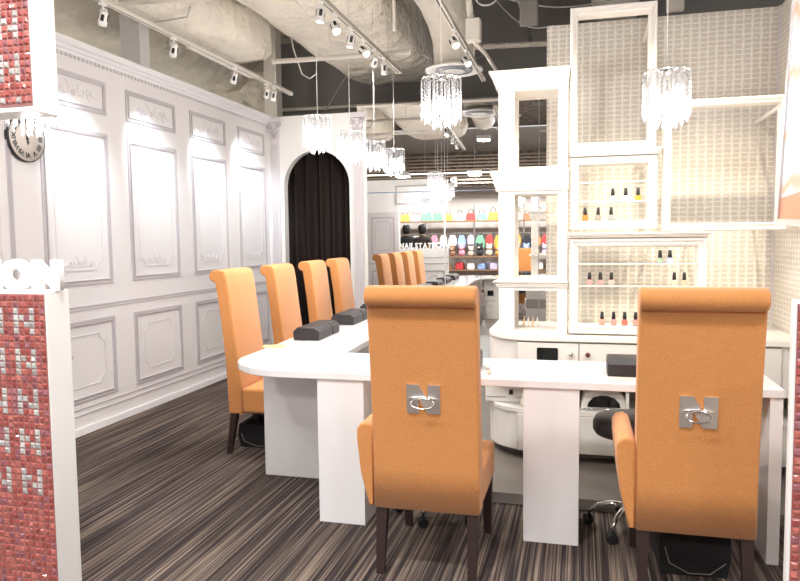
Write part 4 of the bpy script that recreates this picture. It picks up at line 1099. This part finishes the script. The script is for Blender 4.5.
def scatter(fn, proto_of, xs_, y, z, where, kind, group, jz=0):
    seen = {}
    for i, x in enumerate(xs_):
        cname, c = pal[rnd.randrange(len(pal))]
        if cname not in seen: o = fn(cname, c); seen[cname] = o
        else: o = dup(seen[cname])
        o.location = (x, y, z); o.rotation_euler = (0, 0, rnd.uniform(-.35, .35)); k_ = rnd.uniform(.78, 1.08); o.scale = (k_, k_, k_*rnd.uniform(.9, 1.1))
        o['label'] = '%s %s %s, %s from its left end' % (cname.replace('greybrown', 'brown'), kind, where, ordn(i)); o['category'] = kind.split()[-1]; o['group'] = group
def ordn(i):
    return ['first', 'second', 'third', 'fourth', 'fifth', 'sixth', 'seventh', 'eighth', 'ninth', 'tenth', 'eleventh', 'twelfth', 'thirteenth', 'fourteenth', 'fifteenth', 'sixteenth', 'seventeenth', 'eighteenth', 'nineteenth', 'twentieth', 'twenty-first', 'twenty-second'][i]
def rng(a, b_, n): return [a+(b_-a)*k/(n-1) for k in range(n)]
scatter(handbag, None, rng(-4.3, .65, 18), SY-.18, SZ[3], 'on the top shelf opposite the salon', 'handbag', 'handbags on the opposite shop top shelf')
scatter(garment, None, rng(-4.38, .68, 22), SY-.19, 1.525, 'on the hanging rail opposite the salon', 'pouch', 'pouches hanging in the opposite shop')
scatter(soft_toy, None, rng(-4.35, .65, 22), SY-.14, SZ[2], 'on the waist-high shelf opposite the salon', 'soft toy', 'soft toys in the opposite shop')
scatter(towel, None, rng(-4.3, .65, 18), SY-.16, SZ[1], 'on the knee-high shelf opposite the salon', 'folded blanket', 'folded blankets in the opposite shop')
scatter(hat, None, rng(-4.2, .6, 13), SY-.18, SZ[0], 'on the lowest shelf opposite the salon', 'sun hat', 'sun hats in the opposite shop')
# ceiling lamps of the opposite shop
for i, x in enumerate((-3.6, -1.8, 0.)):
    square_lamp('square white lamp before the opposite shop shelves, '+cn[i]+' of three', x, SY+.75, z=2.95, w=.3, d=.3, e=60)

# people across the corridor, reflected in the mirror
def person(label, loc, rz, coat, lean=0., lift=0.):
    t = thing('person', label, 'person', loc, rz)
    me = bpy.data.meshes.new('body'); 
    J = {'pel': (0, 0, .95), 'waist': (0, .0, 1.08), 'chest': (0, 0, 1.30), 'neckb': (0, 0, 1.45), 'neck': (0, .01, 1.52), 'head': (0, .02, 1.62), 'top': (0, .02, 1.70),
         'shl': (-.18, 0, 1.41), 'ell': (-.25, .02, 1.14), 'wrl': (-.20, .22, 1.08), 'hal': (-.16, .30, 1.09),
         'shr': (.18, 0, 1.41), 'elr': (.25, .02, 1.14), 'wrr': (.21, .16, .95+lift), 'har': (.20, .22, .92+lift),
         'hpl': (-.09, 0, .90), 'knl': (-.10, .02, .50), 'anl': (-.10, 0, .09), 'tol': (-.11, .15, .045),
         'hpr': (.09, 0, .90), 'knr': (.11, .03, .50), 'anr': (.12, .0, .09), 'tor': (.13, .15, .045)}
    Rr = {'pel': .15, 'waist': .135, 'chest': .155, 'neckb': .085, 'neck': .055, 'head': .085, 'top': .075, 'shl': .075, 'ell': .055, 'wrl': .04, 'hal': .042, 'shr': .075, 'elr': .055, 'wrr': .04, 'har': .042,
          'hpl': .105, 'knl': .07, 'anl': .05, 'tol': .04, 'hpr': .105, 'knr': .07, 'anr': .05, 'tor': .04}
    E_ = [('pel', 'waist'), ('waist', 'chest'), ('chest', 'neckb'), ('neckb', 'neck'), ('neck', 'head'), ('head', 'top'), ('chest', 'shl'), ('shl', 'ell'), ('ell', 'wrl'), ('wrl', 'hal'), ('chest', 'shr'), ('shr', 'elr'), ('elr', 'wrr'), ('wrr', 'har'),
          ('pel', 'hpl'), ('hpl', 'knl'), ('knl', 'anl'), ('anl', 'tol'), ('pel', 'hpr'), ('hpr', 'knr'), ('knr', 'anr'), ('anr', 'tor')]
    ks = list(J); me.from_pydata([J[k] for k in ks], [(ks.index(a), ks.index(c)) for a, c in E_], [])
    o = bpy.data.objects.new('body', me); col.objects.link(o)
    sk = o.modifiers.new('skin', 'SKIN'); sub = o.modifiers.new('sub', 'SUBSURF'); sub.levels = 1; sub.render_levels = 1
    for v, k in zip(me.skin_vertices[0].data, ks): v.radius = (Rr[k], Rr[k]*(.72 if k in ('pel', 'waist', 'chest') else 1)); v.use_root = (k == 'pel')
    bpy.context.view_layer.update()
    m2 = bpy.data.meshes.new_from_object(o.evaluated_get(bpy.context.evaluated_depsgraph_get())); bpy.data.objects.remove(o)
    for m in (coat, M['skin']): m2.materials.append(m)
    for p in m2.polygons:
        p.use_smooth = True; c = p.center
        p.material_index = 1 if (c.z > 1.50 or (abs(c.x) > .12 and c.y > .17 and c.z > .8)) else 0
    o = bpy.data.objects.new('body', m2); col.objects.link(o); o.parent = t
    b = MB(); b.lathe([(.075, 1.52), (.096, 1.58), (.10, 1.66), (.088, 1.72), (.05, 1.755), (.001, 1.765)], c=(0, -.012, 0), seg=18); o = b.build('hair', M['hair'], t)
    return t
person('person in a long black coat browsing across the corridor, back turned', (-3.45, -1.7, 0), R(170), M['coat'])
person('person in a brown coat with black hair across the corridor', (-3.02, -1.5, 0), R(200), M['coatb'], lift=.1)

# ================================================================== WORLD + CAMERA
w = bpy.data.worlds.new('world'); bpy.context.scene.world = w; w.use_nodes = True
w.node_tree.nodes['Background'].inputs[0].default_value = (1, .99, .99, 1); w.node_tree.nodes['Background'].inputs[1].default_value = .8

cam = bpy.data.cameras.new('camera'); co = bpy.data.objects.new('camera', cam); col.objects.link(co)
cam.sensor_fit = 'HORIZONTAL'; cam.sensor_width = 36; cam.lens = 694.97/800*36; cam.clip_start = .02
pt, yw, rl = R(4.237), R(-14.584), R(-.664)
fwd = Vector((math.sin(yw)*math.cos(pt), math.cos(yw)*math.cos(pt), -math.sin(pt)))
rg = Vector((math.cos(yw), -math.sin(yw), 0)); up = rg.cross(fwd)
r2 = rg*math.cos(rl)+up*math.sin(rl); u2 = -rg*math.sin(rl)+up*math.cos(rl)
mt = Matrix((r2, u2, -fwd)).transposed().to_4x4(); mt.translation = (0, 0, 1.40)
co.matrix_world = mt
sc = bpy.context.scene; sc.camera = co
sc.view_settings.view_transform = 'Standard'; sc.view_settings.look = 'None'; sc.view_settings.gamma = 1; sc.view_settings.use_curve_mapping = False
sc.view_settings.exposure = 0.32
sc.cycles.max_bounces = 10; sc.cycles.transparent_max_bounces = 24
sc.cycles.use_denoising = True
sc.cycles.sample_clamp_indirect = 8
